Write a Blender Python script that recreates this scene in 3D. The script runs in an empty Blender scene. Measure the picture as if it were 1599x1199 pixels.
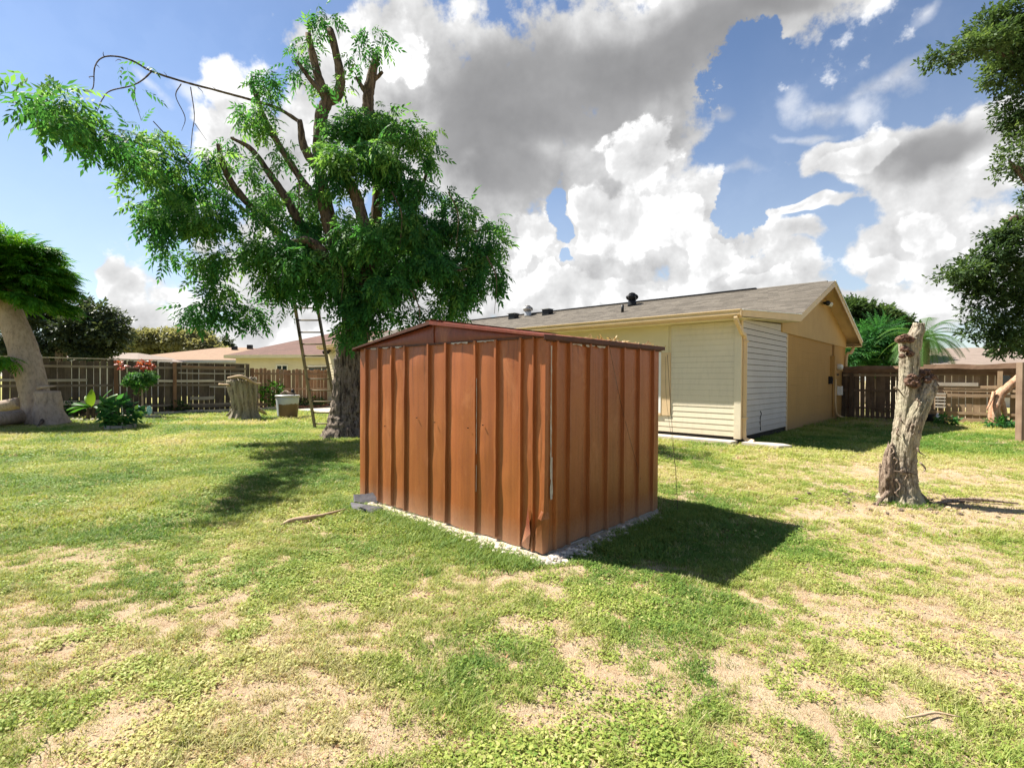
import bpy, math, random
import numpy as np
from math import sin, cos, pi, radians, degrees, atan2, sqrt
from mathutils import Matrix, Vector

random.seed(7)
RNG = np.random.default_rng(7)
scene = bpy.context.scene
COL = scene.collection

# ------------------------------------------------------------------ camera
FPX, IW, IH = 782.3, 1599.0, 1199.0
PITCH, ROLL, CAMH = 0.0110, 0.0053, 1.45
cam_data = bpy.data.cameras.new('camera')
cam_data.sensor_width = 36.0
cam_data.lens = 36.0 * FPX / IW
cam_data.clip_start = 0.05
cam_data.clip_end = 3000
cam = bpy.data.objects.new('camera', cam_data)
COL.objects.link(cam)
cam.matrix_world = (Matrix.Translation((0, 0, CAMH)) @ Matrix.Rotation(pi / 2 - PITCH, 4, 'X')
                    @ Matrix.Rotation(ROLL, 4, 'Z'))
scene.camera = cam

SUN_EL = radians(53.0)
SUN_DIR = np.array([-0.924 * cos(SUN_EL), 0.382 * cos(SUN_EL), sin(SUN_EL)])
SUN_DIR /= np.linalg.norm(SUN_DIR)
SUN_STRENGTH = 4.9
SKY_STRENGTH = 0.052
EXPOSURE = 1.5

scene.view_settings.view_transform = 'Standard'
scene.view_settings.look = 'None'
scene.view_settings.exposure = EXPOSURE
scene.view_settings.gamma = 1.0
scene.view_settings.use_curve_mapping = False
scene.render.engine = 'CYCLES'
scene.cycles.use_denoising = True
scene.cycles.max_bounces = 6
scene.cycles.transparent_max_bounces = 8
scene.cycles.sample_clamp_indirect = 6


def ray(u, v):
    """world direction through a pixel of the 1599 x 1199 photograph, scaled so that its y is 1"""
    x = (u - 799.5) / FPX
    y = -(v - 599.5) / FPX
    x, y = x * cos(ROLL) - y * sin(ROLL), x * sin(ROLL) + y * cos(ROLL)
    a = pi / 2 - PITCH
    d = np.array([x, y * cos(a) + sin(a), y * sin(a) - cos(a)])
    return d / d[1]


def at(u, v, depth):
    return np.array([0, 0, CAMH]) + ray(u, v) * depth


def ground(u, v, z=0.0):
    d = ray(u, v)
    t = (z - CAMH) / d[2]
    return np.array([d[0] * t, d[1] * t, z])


# ------------------------------------------------------------------ node helpers
class NT:
    def __init__(self, tree):
        self.t = tree
        self.n = tree.nodes
        self.l = tree.links

    def new(self, typ, **kw):
        nd = self.n.new(typ)
        for k, v in kw.items():
            setattr(nd, k, v)
        return nd

    def put(self, sock, val):
        if hasattr(val, 'is_output'):
            self.l.new(val, sock)
        elif isinstance(val, (tuple, list)) and len(val) == 3 and sock.type == 'RGBA':
            sock.default_value = (*val, 1)
        else:
            sock.default_value = val

    def math(self, op, a, b=None, c=None, clamp=False):
        nd = self.new('ShaderNodeMath', operation=op, use_clamp=clamp)
        self.put(nd.inputs[0], a)
        if b is not None: self.put(nd.inputs[1], b)
        if c is not None: self.put(nd.inputs[2], c)
        return nd.outputs[0]

    def vmath(self, op, a, b=None, c=None):
        nd = self.new('ShaderNodeVectorMath', operation=op)
        self.put(nd.inputs[0], a)
        if b is not None: self.put(nd.inputs[1], b)
        if c is not None: self.put(nd.inputs[2], c)
        return nd.outputs[1] if op in ('LENGTH', 'DOT_PRODUCT', 'DISTANCE') else nd.outputs[0]

    def noise(self, vec, scale, detail=4, rough=0.55, dist=0.0, color=False):
        nd = self.new('ShaderNodeTexNoise')
        if vec is not None: self.l.new(vec, nd.inputs['Vector'])
        nd.inputs['Scale'].default_value = scale
        nd.inputs['Detail'].default_value = detail
        nd.inputs['Roughness'].default_value = rough
        nd.inputs['Distortion'].default_value = dist
        return nd.outputs[1 if color else 0]

    def remap(self, v, a, b, c=0.0, d=1.0, smooth=False):
        nd = self.new('ShaderNodeMapRange')
        nd.interpolation_type = 'SMOOTHSTEP' if smooth else 'LINEAR'
        self.put(nd.inputs[0], v)
        for i, x in zip((1, 2, 3, 4), (a, b, c, d)): nd.inputs[i].default_value = x
        return nd.outputs[0]

    def mix(self, f, a, b, mode='MIX'):
        nd = self.new('ShaderNodeMix', data_type='RGBA', blend_type=mode)
        self.put(nd.inputs[0], f)
        self.put(nd.inputs[6], a)
        self.put(nd.inputs[7], b)
        return nd.outputs[2]

    def attr(self, name, typ='GEOMETRY', fac=True):
        nd = self.new('ShaderNodeAttribute', attribute_name=name, attribute_type=typ)
        return nd.outputs['Fac'] if fac else nd.outputs['Color']

    def geo(self):
        return self.new('ShaderNodeNewGeometry')

    def obj(self):
        return self.new('ShaderNodeTexCoord').outputs['Object']

    def scaled(self, vec, sx, sy, sz):
        return self.vmath('MULTIPLY', vec, (sx, sy, sz))

    def bump(self, h, strength=0.5, dist=0.02):
        nd = self.new('ShaderNodeBump')
        nd.inputs['Strength'].default_value = strength
        nd.inputs['Distance'].default_value = dist
        self.put(nd.inputs['Height'], h)
        return nd.outputs[0]


def srgb(r, g, b):
    f = lambda c: (c / 255 / 12.92) if c / 255 <= 0.04045 else ((c / 255 + 0.055) / 1.055) ** 2.4
    return (f(r), f(g), f(b))


# ------------------------------------------------------------------ world: sky and clouds
world = bpy.data.worlds.new('World')
scene.world = world
world.use_nodes = True
w = NT(world.node_tree)
w.n.clear()
sky = w.new('ShaderNodeTexSky', sky_type='NISHITA', sun_disc=False)
sky.sun_elevation = SUN_EL
sky.sun_rotation = atan2(SUN_DIR[0], SUN_DIR[1])
sky.air_density = 1.0
sky.dust_density = 0.25
sky.ozone_density = 3.0
tc = w.new('ShaderNodeTexCoord').outputs['Generated']
sep = w.new('ShaderNodeSeparateXYZ')
w.l.new(tc, sep.inputs[0])
az = w.math('ARCTAN2', sep.outputs[0], sep.outputs[1])
el = w.math('ARCSINE', w.math('MINIMUM', w.math('MAXIMUM', sep.outputs[2], -1.0), 1.0))
# gentle warp so that no outline is an ellipse
wn = w.noise(tc, 5.0, 3, 0.55, color=True)
warp = w.vmath('MULTIPLY', w.vmath('SUBTRACT', wn, (0.5, 0.5, 0.5)), (0.22, 0.18, 0.0))
comb = w.new('ShaderNodeCombineXYZ')
w.l.new(az, comb.inputs[0]); w.l.new(el, comb.inputs[1])
P = w.vmath('ADD', comb.outputs[0], warp)


def azel(u, v):
    d = ray(u, v)
    d = d / np.linalg.norm(d)
    return atan2(d[0], d[1]), math.asin(d[2])


def blob_field(blobs, k=0.25):
    cur = None
    for (u, v, ru, rv) in blobs:
        a, e = azel(u, v)
        a2, e2 = azel(u + ru * 0.7, v)
        a1, e1 = azel(u - ru * 0.7, v)
        a3, e3 = azel(u, v - rv * 0.7)
        a4, e4 = azel(u, v + rv * 0.7)
        ra = abs(a2 - a1) / 1.4; re = abs(e3 - e4) / 1.4
        ln = w.vmath('LENGTH', w.vmath('MULTIPLY_ADD', P, (1 / ra, 1 / re, 0), (-a / ra, -e / re, 0)))
        cur = ln if cur is None else w.math('SMOOTH_MIN', cur, ln, k)
    return cur


SOLID = [(672, 62, 122, 120), (800, 190, 250, 170), (1010, 90, 280, 130), (1200, 10, 200, 60), (740, 270, 130, 90),
         (585, 170, 112, 150), (430, 250, 110, 110), (375, 150, 50, 50),
         (1010, 240, 75, 110), (970, 350, 150, 110), (1080, 330, 60, 70), (880, 430, 200, 90), (1100, 400, 110, 70),
         (760, 400, 160, 100), (1000, 460, 180, 60), (1190, 440, 100, 40), (640, 470, 260, 110),
         (1500, 260, 150, 90), (1400, 240, 130, 40), (1290, 245, 70, 26), (1470, 340, 110, 80), (1390, 400, 100, 50),
         (1215, 385, 70, 24), (1260, 330, 110, 14), (1560, 420, 160, 90), (1330, 480, 260, 40), (1600, 190, 90, 60),
         (205, 450, 34, 50), (235, 485, 70, 34), (270, 510, 110, 34), (360, 530, 220, 44), (176, 422, 16, 24), (450, 430, 190, 110)]
WISPS = [(1290, 165, 100, 26), (1390, 120, 80, 30), (1345, 165, 50, 44), (1150, 275, 60, 22), (1430, 20, 50, 24), (300, 150, 30, 30), (1120, 190, 60, 20),
         (1260, 215, 60, 12), (250, 150, 16, 16)]
PUFF = [(1010, 250, 60, 80), (960, 340, 90, 60), (1060, 345, 50, 40), (1110, 410, 60, 36), (900, 440, 90, 40), (990, 440, 70, 36), (830, 380, 50, 50), (640, 60, 60, 70),
        (1330, 250, 90, 26), (1480, 360, 80, 44), (1380, 430, 70, 34), (1560, 440, 80, 50), (1190, 455, 60, 22)]
GREY = [(780, 190, 180, 130), (910, 150, 230, 120), (1050, 80, 200, 85), (810, 285, 130, 60), (1180, 25, 100, 36),
        (1500, 230, 110, 40), (700, 220, 60, 80)]
HOLE = [(872, 352, 22, 34), (1160, 120, 60, 60), (1150, 330, 40, 70), (880, 400, 12, 18)]
dS = blob_field(SOLID, 0.2)
dW = blob_field(WISPS, 0.2)
dG = blob_field(GREY, 0.3)
dH = blob_field(HOLE, 0.2)
n_big = w.noise(tc, 6.5, 6, 0.56, 0.1)
n_fine = w.noise(tc, 20.0, 5, 0.62, 0.0)
# cauliflower billows
vor = w.new('ShaderNodeTexVoronoi', feature='SMOOTH_F1')
vor.inputs['Scale'].default_value = 16
vor.inputs['Smoothness'].default_value = 0.5
vor.inputs['Detail'].default_value = 1.0
vor.inputs['Roughness'].default_value = 0.6
w.l.new(w.vmath('ADD', tc, w.vmath('MULTIPLY', wn, (0.06, 0.06, 0.06))), vor.inputs['Vector'])
bill = vor.outputs['Distance']
dens = w.math('SUBTRACT', 1.22, dS)
dens = w.math('ADD', dens, w.math('MULTIPLY', w.math('SUBTRACT', n_big, 0.5), 1.7))
dens = w.math('ADD', dens, w.math('MULTIPLY', w.math('SUBTRACT', n_fine, 0.5), 1.3))
dens = w.math('SUBTRACT', dens, w.math('MULTIPLY', w.math('SUBTRACT', bill, 0.5), 0.35))
holes = w.remap(w.math('ADD', dH, w.math('MULTIPLY', w.math('SUBTRACT', n_fine, 0.5), 1.6)), 0.5, 1.25, 1.0, 0.0, True)
dens = w.math('SUBTRACT', dens, holes)
# unseen broken cloud behind and beside the camera, cover set for the depth of shade
gen = w.math('SUBTRACT', w.noise(tc, 2.6, 4, 0.55), 0.58)
away = w.remap(w.math('ABSOLUTE', az), 0.85, 1.25, 0.0, 1.0, True)
dens = w.math('MAXIMUM', dens, w.math('MULTIPLY', w.math('MULTIPLY', gen, 4.0), away))
cover = w.remap(dens, -0.05, 0.32, 0, 1, True)
wisp = w.math('ADD', w.math('SUBTRACT', 1.0, dW), w.math('MULTIPLY', w.math('SUBTRACT', n_big, 0.5), 1.6))
wisp = w.math('ADD', wisp, w.math('MULTIPLY', w.math('SUBTRACT', n_fine, 0.5), 1.6))
wisp = w.remap(wisp, -0.1, 1.3, 0, 0.62, True)
cover = w.math('MAXIMUM', cover, wisp)
# nearer cumulus heads with crisp bright rims in front of the grey sheet
dP = blob_field(PUFF, 0.12)
pf = w.math('SUBTRACT', 1.0, dP)
pf = w.math('ADD', pf, w.math('MULTIPLY', w.math('SUBTRACT', n_big, 0.5), 1.5))
pf = w.math('ADD', pf, w.math('MULTIPLY', w.math('SUBTRACT', n_fine, 0.5), 0.8))
pf = w.math('SUBTRACT', pf, w.math('MULTIPLY', w.math('SUBTRACT', bill, 0.5), 0.45))
pf = w.math('SUBTRACT', pf, holes)
pmask = w.remap(pf, -0.02, 0.16, 0, 1, True)
cover = w.math('MAXIMUM', cover, pmask)
# light and shade of the billows: density towards the sun against density here
up = w.vmath('ADD', tc, tuple(np.array([-0.018, 0.0, 0.024])))
n_up = w.noise(up, 6.5, 5, 0.56, 0.1)
relief = w.math('MULTIPLY', w.math('SUBTRACT', n_big, n_up), 4.6)
f_up = w.noise(w.vmath('ADD', tc, (-0.006, 0, 0.008)), 24.0, 4, 0.6, 0.0)
relief = w.math('ADD', relief, w.math('MULTIPLY', w.math('SUBTRACT', n_fine, f_up), 0.7))
relief = w.math('SUBTRACT', relief, w.math('MULTIPLY', w.math('SUBTRACT', bill, 0.45), 0.35))
thick = w.remap(dS, 0.1, 1.0, 0.12, 0.0, True)
gmask = w.remap(w.math('ADD', dG, w.math('MULTIPLY', w.math('SUBTRACT', n_big, 0.5), 1.1)), 0.45, 1.45, 1.0, 0.0, True)
# in the big grey base the relief dies away
lum = w.math('ADD', 0.90, w.math('MULTIPLY', relief, w.remap(gmask, 0, 1, 0.34, 0.05)))
lum = w.math('SUBTRACT', lum, thick)
lum = w.math('SUBTRACT', lum, w.math('MULTIPLY', gmask, 0.46))
plum = w.math('ADD', w.remap(pf, 0.0, 1.3, 0.96, 0.86, True), w.math('MULTIPLY', relief, 0.34))
lum = w.math('ADD', w.math('MULTIPLY', lum, w.math('SUBTRACT', 1.0, pmask)), w.math('MULTIPLY', plum, pmask))
lum = w.math('MINIMUM', w.math('MAXIMUM', lum, 0.18), 0.985)
K = 1.0 / (SKY_STRENGTH * 2 ** EXPOSURE)
ccol = w.mix(lum, (0.02, 0.02, 0.03), (1.0, 1.0, 1.0))
ccol = w.vmath('SCALE', ccol); ccol_node = ccol.node; w.l.new(w.math('MULTIPLY', w.remap(lum, 0.84, 0.98, 1.0, 1.18, True), K), ccol_node.inputs['Scale'])
# low air: pale towards the horizon
haze = w.remap(el, 0.0, 0.55, 0.55, 0.03, True)
gm = w.new('ShaderNodeGamma'); gm.inputs[1].default_value = 1.25
w.l.new(sky.outputs[0], gm.inputs[0])
skyc = w.mix(haze, w.vmath('MULTIPLY', gm.outputs[0], (0.80, 0.76, 0.71)), (0.74 * K, 0.80 * K, 0.87 * K))
full = w.mix(cover, skyc, ccol)
bg = w.new('ShaderNodeBackground')
w.l.new(full, bg.inputs[0])
bg.inputs[1].default_value = SKY_STRENGTH
out = w.new('ShaderNodeOutputWorld')
w.l.new(bg.outputs[0], out.inputs[0])
world.cycles.sampling_method = 'MANUAL'
world.cycles.sample_map_resolution = 512

# ------------------------------------------------------------------ sun
sd = bpy.data.lights.new('sun', 'SUN')
sd.energy = SUN_STRENGTH
sd.angle = radians(0.55)
sd.color = (1.0, 0.95, 0.86)
sun = bpy.data.objects.new('sun', sd)
COL.objects.link(sun)
sun.rotation_euler = Vector(SUN_DIR).to_track_quat('Z', 'Y').to_euler()
sun.location = (-8, 4, 20)

# ------------------------------------------------------------------ noise in numpy
_perm = np.random.default_rng(3).integers(0, 2 ** 31, 4096)


def vnoise(p):
    p = np.asarray(p, float)
    if p.shape[-1] == 2:
        p = np.concatenate([p, np.zeros(p.shape[:-1] + (1,))], -1)
    i = np.floor(p).astype(np.int64)
    f = p - i
    f = f * f * (3 - 2 * f)

    def h(x, y, z):
        k = (x * 374761393 + y * 668265263 + z * 2147483647 + 1013904223) & 0x7fffffff
        k = ((k ^ (k >> 13)) * 1274126177) & 0x7fffffff
        return ((k ^ (k >> 16)) & 0xffff) / 65535.0
    r = 0
    for dx in (0, 1):
        for dy in (0, 1):
            for dz in (0, 1):
                wgt = (f[..., 0] if dx else 1 - f[..., 0]) * (f[..., 1] if dy else 1 - f[..., 1]) * (f[..., 2] if dz else 1 - f[..., 2])
                r = r + wgt * h(i[..., 0] + dx, i[..., 1] + dy, i[..., 2] + dz)
    return r


def fbm(p, octv=4, rough=0.5):
    p = np.asarray(p, float)
    a, s, t = 1.0, 0.0, 0.0
    for k in range(octv):
        s = s + a * vnoise(p * 2 ** k + 17.3 * k)
        t += a
        a *= rough
    return s / t


# ------------------------------------------------------------------ object helpers
def mesh_data(name, V, F, mat=None, smooth=False, mats=None, midx=None):
    me = bpy.data.meshes.new(name)
    me.from_pydata([tuple(map(float, v)) for v in V], [], [tuple(int(i) for i in f) for f in F])
    for m in (mats or ([mat] if mat else [])):
        me.materials.append(m)
    if midx is not None:
        me.polygons.foreach_set('material_index', midx)
    if smooth:
        me.polygons.foreach_set('use_smooth', [True] * len(me.polygons))
    me.update()
    return me


def mesh_quads(name, V, Q, mat, smooth=False, attrs=None, tri=False):
    """fast mesh from numpy: V (n,3), Q (m,4) or (m,3)"""
    me = bpy.data.meshes.new(name)
    k = Q.shape[1]
    me.vertices.add(len(V))
    me.vertices.foreach_set('co', np.asarray(V, np.float32).ravel())
    me.loops.add(len(Q) * k)
    me.loops.foreach_set('vertex_index', np.asarray(Q, np.int32).ravel())
    me.polygons.add(len(Q))
    me.polygons.foreach_set('loop_start', np.arange(0, len(Q) * k, k, dtype=np.int32))
    if smooth:
        me.polygons.foreach_set('use_smooth', np.ones(len(Q), bool))
    me.materials.append(mat)
    for an, av in (attrs or {}).items():
        a = me.attributes.new(an, 'FLOAT', 'POINT')
        a.data.foreach_set('value', np.asarray(av, np.float32))
    me.update(calc_edges=True)
    return me


def thing(name, label, cat, loc=(0, 0, 0), group=None, rotz=0.0):
    o = bpy.data.objects.new(name, None)
    o.empty_display_size = 0.2
    COL.objects.link(o)
    o.location = tuple(map(float, loc))
    o.rotation_euler = (0, 0, rotz)
    tag(o, label, cat, group)
    return o


def tag(o, label, cat, group=None):
    if label: o['label'] = label
    if cat: o['category'] = cat
    if group: o['group'] = group
    return o


def world_loc(o):
    v = np.zeros(3)
    while o is not None:
        v = v + np.array(o.location)
        o = o.parent
    return v


def add(name, me, parent=None, loc=None, kind=None, label=None, rot=None):
    """link a mesh object; loc is in the parent's frame"""
    o = bpy.data.objects.new(name, me)
    COL.objects.link(o)
    if parent is not None: o.parent = parent
    if loc is not None: o.location = tuple(map(float, loc))
    if rot is not None: o.rotation_euler = rot
    if kind: o['kind'] = kind
    if label: o['label'] = label
    return o


def part(name, V, F, mat, parent=None, smooth=False, kind=None, label=None, mats=None, midx=None):
    """V in world coordinates; the parent chain must be unrotated"""
    V = np.asarray(V, float)
    if parent is not None:
        V = V - world_loc(parent)
    return add(name, mesh_data(name, V, F, mat, smooth, mats, midx), parent, None, kind, label)


BOXF = [(0, 3, 2, 1), (4, 5, 6, 7), (0, 1, 5, 4), (1, 2, 6, 5), (2, 3, 7, 6), (3, 0, 4, 7)]


class Frame:
    """local frame on the ground: s along A, r along B, z up"""
    def __init__(self, O, A, B):
        self.O, self.A, self.B = np.array([O[0], O[1], 0.0]), np.array([A[0], A[1], 0.0]), np.array([B[0], B[1], 0.0])

    def p(self, s, r, z):
        return self.O + self.A * s + self.B * r + np.array([0, 0, z])

    def box(self, s0, s1, r0, r1, z0, z1):
        P = self.p
        V = [P(s0, r0, z0), P(s1, r0, z0), P(s1, r1, z0), P(s0, r1, z0), P(s0, r0, z1), P(s1, r0, z1), P(s1, r1, z1), P(s0, r1, z1)]
        return V, BOXF

    def slab(self, corners_sr_z, th):
        """a sheet through 4 (s,r,z) corners, thickened downwards"""
        T = [self.p(*c) for c in corners_sr_z]
        Bm = [t - np.array([0, 0, th]) for t in T]
        return Bm + T, BOXF


def fix_normals(o):
    import bmesh
    bm = bmesh.new(); bm.from_mesh(o.data)
    bmesh.ops.recalc_face_normals(bm, faces=bm.faces)
    bm.to_mesh(o.data); bm.free()
    return o


def join(parts):
    V, F = [], []
    for v, f in parts:
        n = len(V)
        V += [tuple(x) for x in v]
        F += [tuple(i + n for i in q) for q in f]
    return V, F


def catmull(pts, n):
    pts = np.asarray(pts, float)
    m = len(pts)
    if m < 3:
        t = np.linspace(0, 1, n)[:, None]
        return pts[0] * (1 - t) + pts[-1] * t
    ext = np.vstack([2 * pts[0] - pts[1], pts, 2 * pts[-1] - pts[-2]])
    out = []
    for t in np.linspace(0, m - 1 - 1e-6, n):
        i = int(t); f = t - i
        a, b, c, d = ext[i:i + 4]
        out.append(0.5 * ((2 * b) + (c - a) * f + (2 * a - 5 * b + 4 * c - d) * f * f + (3 * b - a - 3 * c + d) * f ** 3))
    return np.array(out)


def tube(path, radii, sides=10, rings=None, relief=None, cap=True, jag=0.0):
    """tapered tube through path; relief(theta, t, P) -> radius multiplier (arrays)"""
    rings = rings or max(2, len(path) * 3)
    C = catmull(path, rings)
    rr = np.interp(np.linspace(0, 1, rings), np.linspace(0, 1, len(radii)), radii)
    T = np.gradient(C, axis=0)
    T /= np.linalg.norm(T, axis=1)[:, None] + 1e-9
    ref = np.array([0.0, 1.0, 0.0]) if abs(T[0][1]) < 0.9 else np.array([1.0, 0, 0])
    N = ref - T[0] * ref.dot(T[0]); N /= np.linalg.norm(N)
    V = []
    th = np.linspace(0, 2 * pi, sides, endpoint=False)
    for i in range(rings):
        N = N - T[i] * N.dot(T[i]); N /= np.linalg.norm(N)
        Bn = np.cross(T[i], N)
        dirs = np.outer(np.cos(th), N) + np.outer(np.sin(th), Bn)
        base = C[i] + dirs * rr[i]
        if relief is not None:
            k = relief(th, i / (rings - 1), base, dirs)
            base = C[i] + dirs * (rr[i] * np.asarray(k))[:, None]
        if jag and i == rings - 1:
            base = base + np.outer(jag * (RNG.random(sides) - 0.3), T[i])
        V.append(base)
    V = np.vstack(V)
    F = []
    for i in range(rings - 1):
        for j in range(sides):
            a = i * sides + j; b = i * sides + (j + 1) % sides
            F.append((a, b, b + sides, a + sides))
    V = list(V)
    if cap:
        c0, c1 = len(V), len(V) + 1
        V.append(C[0]); V.append(C[-1] - T[-1] * jag * 0.4)
        for j in range(sides):
            F.append((c0, (j + 1) % sides, j))
            b = (rings - 1) * sides
            F.append((c1, b + j, b + (j + 1) % sides))
    return V, F

# ------------------------------------------------------------------ materials
def material(name):
    m = bpy.data.materials.new(name)
    m.use_nodes = True
    n = NT(m.node_tree)
    bs = n.n['Principled BSDF']
    return m, n, bs


def simple(name, c1, c2, scale=6, rough=0.8, stretch=(1, 1, 1), bump=0.3, bdist=0.005, metallic=0.0, fine=60, spec=0.3, contrast=(0.3, 0.7)):
    m, n, bs = material(name)
    P = n.scaled(n.obj(), *stretch)
    a = n.noise(P, scale, 5, 0.6)
    col = n.mix(n.remap(a, contrast[0], contrast[1]), c1, c2)
    n.put(bs.inputs['Base Color'], col)
    bs.inputs['Roughness'].default_value = rough
    bs.inputs['Metallic'].default_value = metallic
    bs.inputs['Specular IOR Level'].default_value = spec
    if bump:
        h = n.noise(P, fine, 4, 0.6)
        h = n.math('ADD', h, n.math('MULTIPLY', a, 0.8))
        n.put(bs.inputs['Normal'], n.bump(h, bump, bdist))
    return m


# rust-brown painted steel of the shed
def shed_paint(name, base, rust, dark, amount=0.5):
    m, n, bs = material(name)
    ob = n.new('ShaderNodeTexCoord').outputs['Object']
    rnd = n.new('ShaderNodeObjectInfo').outputs['Random']
    P = n.vmath('ADD', ob, n.vmath('SCALE', (1.0, 1.7, 0.6)))
    sc = P.node.inputs[1].links[0].from_node
    n.l.new(n.math('MULTIPLY', rnd, 20.0), sc.inputs['Scale'])
    big = n.noise(n.scaled(P, 2.2, 2.2, 0.9), 1.0, 5, 0.6, 0.4)
    streak = n.noise(n.scaled(P, 16, 16, 0.7), 1.0, 5, 0.65)
    fine = n.noise(P, 38, 5, 0.7)
    col = n.mix(n.remap(big, 0.32, 0.68), base, rust)
    zz = n.new('ShaderNodeSeparateXYZ'); n.l.new(n.geo().outputs['Position'], zz.inputs[0])
    fade = n.remap(n.math('ADD', zz.outputs[2], n.math('MULTIPLY', n.math('SUBTRACT', big, 0.5), 1.2)), 0.5, 1.5)
    col = n.mix(n.math('MULTIPLY', fade, 0.55), col, tuple(c_ * k_ for c_, k_ in zip(base, (0.92, 0.78, 1.05))))
    col = n.mix(n.math('MULTIPLY', n.remap(streak, 0.45, 0.8), 0.45), col, dark)
    col = n.mix(n.math('MULTIPLY', n.remap(fine, 0.55, 0.8), 0.3), col, dark)
    pale = n.remap(n.noise(n.scaled(P, 5, 5, 2.0), 1.0, 6, 0.7), 0.6, 0.75)
    col = n.mix(n.math('MULTIPLY', pale, 0.22), col, (0.42, 0.17, 0.085))
    # mud splashed on the lowest hand's breadth
    z = n.new('ShaderNodeSeparateXYZ'); n.l.new(n.geo().outputs['Position'], z.inputs[0])
    mud = n.math('MULTIPLY', n.remap(n.math('ADD', z.outputs[2], n.math('MULTIPLY', fine, 0.18)), 0.1, 0.34, 1.0, 0.0), 0.6)
    col = n.mix(mud, col, (0.30, 0.20, 0.13))
    # bare metal specks
    spk = n.remap(n.noise(P, 90, 2, 0.5), 0.74, 0.78)
    col = n.mix(n.math('MULTIPLY', spk, 0.5), col, (0.06, 0.03, 0.02))
    # rust weeping down from the header and the screws
    run = n.math('MULTIPLY', n.remap(n.noise(n.scaled(P, 30, 30, 0.9), 1.0, 4, 0.6), 0.56, 0.72), n.remap(z.outputs[2], 0.6, 1.8, 0.15, 0.8))
    col = n.mix(run, col, (0.10, 0.030, 0.013))
    chalk = n.remap(n.noise(n.scaled(P, 3.0, 3.0, 1.2), 1.0, 7, 0.75, 1.0), 0.54, 0.66)
    col = n.mix(n.math('MULTIPLY', chalk, 0.28), col, (0.48, 0.20, 0.085))
    hv = n.new('ShaderNodeHueSaturation'); n.l.new(col, hv.inputs['Color']); n.l.new(n.remap(rnd, 0, 1, 0.86, 1.12), hv.inputs['Value'])
    n.put(bs.inputs['Base Color'], hv.outputs[0])
    n.put(bs.inputs['Roughness'], n.remap(fine, 0.3, 0.7, 0.30, 0.55))
    bs.inputs['Specular IOR Level'].default_value = 0.35
    n.put(bs.inputs['Normal'], n.bump(n.math('ADD', n.math('MULTIPLY', streak, 0.7), fine), 0.18, 0.004))
    return m


M_SHED = shed_paint('rust_brown_paint', (0.325, 0.110, 0.029), (0.265, 0.080, 0.022), (0.105, 0.028, 0.010))
M_SHED2 = shed_paint('rust_red_paint', (0.20, 0.048, 0.022), (0.15, 0.036, 0.018), (0.06, 0.017, 0.01))
M_SEAM = simple('bare_seam_sealant', (0.50, 0.45, 0.40), (0.35, 0.27, 0.22), 25, 0.6, bump=0.3)
M_TRIMD = simple('dark_roof_edge', (0.05, 0.018, 0.012), (0.10, 0.035, 0.02), 12, 0.6)

M_SIDE = simple('cream_siding', (0.58, 0.49, 0.33), (0.63, 0.54, 0.37), 2.5, 0.6, (1, 1, 3), 0.1, fine=90)
M_WSIDE = simple('white_siding', (0.50, 0.455, 0.43), (0.44, 0.395, 0.37), 2.5, 0.6, (1, 1, 3), 0.1, fine=90)
M_TRIM = simple('cream_trim', (0.64, 0.47, 0.28), (0.58, 0.42, 0.24), 3, 0.55, bump=0.1)
M_YEL = simple('yellow_board', (0.66, 0.57, 0.365), (0.62, 0.53, 0.335), 2, 0.7, bump=0.15)
M_WHITE = simple('white_vinyl', (0.78, 0.77, 0.74), (0.70, 0.68, 0.64), 4, 0.5, bump=0.05)
M_BLACK = simple('black_metal', (0.012, 0.012, 0.014), (0.03, 0.03, 0.032), 10, 0.45, bump=0.1, metallic=0.5)
M_GALV = simple('galvanised_metal', (0.55, 0.54, 0.52), (0.40, 0.38, 0.36), 8, 0.4, bump=0.1, metallic=0.6)
M_CONC = simple('pale_concrete', (0.52, 0.46, 0.37), (0.40, 0.35, 0.28), 5, 0.9, bump=0.4, bdist=0.006)
M_GREYC = simple('grey_concrete', (0.36, 0.34, 0.31), (0.22, 0.205, 0.185), 7, 0.9, bump=0.5, bdist=0.006)
M_DARKGAP = simple('gap_shade_paint', (0.02, 0.017, 0.013), (0.04, 0.035, 0.03), 5, 0.95)  # near-black colour painting shade below and between the siding boards


def stucco():
    m, n, bs = material('ochre_stucco')
    P = n.obj()
    a = n.noise(P, 1.3, 4, 0.6); f = n.noise(P, 70, 4, 0.7)
    col = n.mix(n.remap(a, 0.3, 0.7), (0.43, 0.245, 0.078), (0.39, 0.22, 0.067))
    # block courses just show through the paint
    sx = n.new('ShaderNodeSeparateXYZ'); n.l.new(P, sx.inputs[0])
    zc = n.math('FRACT', n.math('DIVIDE', sx.outputs[2], 0.2))
    ln = n.remap(n.math('ABSOLUTE', n.math('SUBTRACT', zc, 0.5)), 0.0, 0.035, 1.0, 0.0)
    ln = n.math('MULTIPLY', ln, n.remap(n.noise(P, 1.1, 3), 0.45, 0.6))
    h = n.math('SUBTRACT', n.math('MULTIPLY', f, 0.5), ln)
    st = n.remap(n.noise(n.scaled(P, 3, 3, .5), 1.0, 5, .65), .5, .75)
    col = n.mix(n.math('MULTIPLY', st, .3), col, (0.27, 0.16, 0.06))
    sp = n.remap(n.math('ADD', sx.outputs[2], n.math('MULTIPLY', n.noise(P, 7, 4, 0.7), 0.5)), 0.2, 0.7, 0.6, 0.0)
    col = n.mix(sp, col, (0.22, 0.15, 0.08))
    n.put(bs.inputs['Base Color'], col)
    bs.inputs['Roughness'].default_value = 0.9
    n.put(bs.inputs['Normal'], n.bump(h, 0.7, 0.01))
    return m


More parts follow.
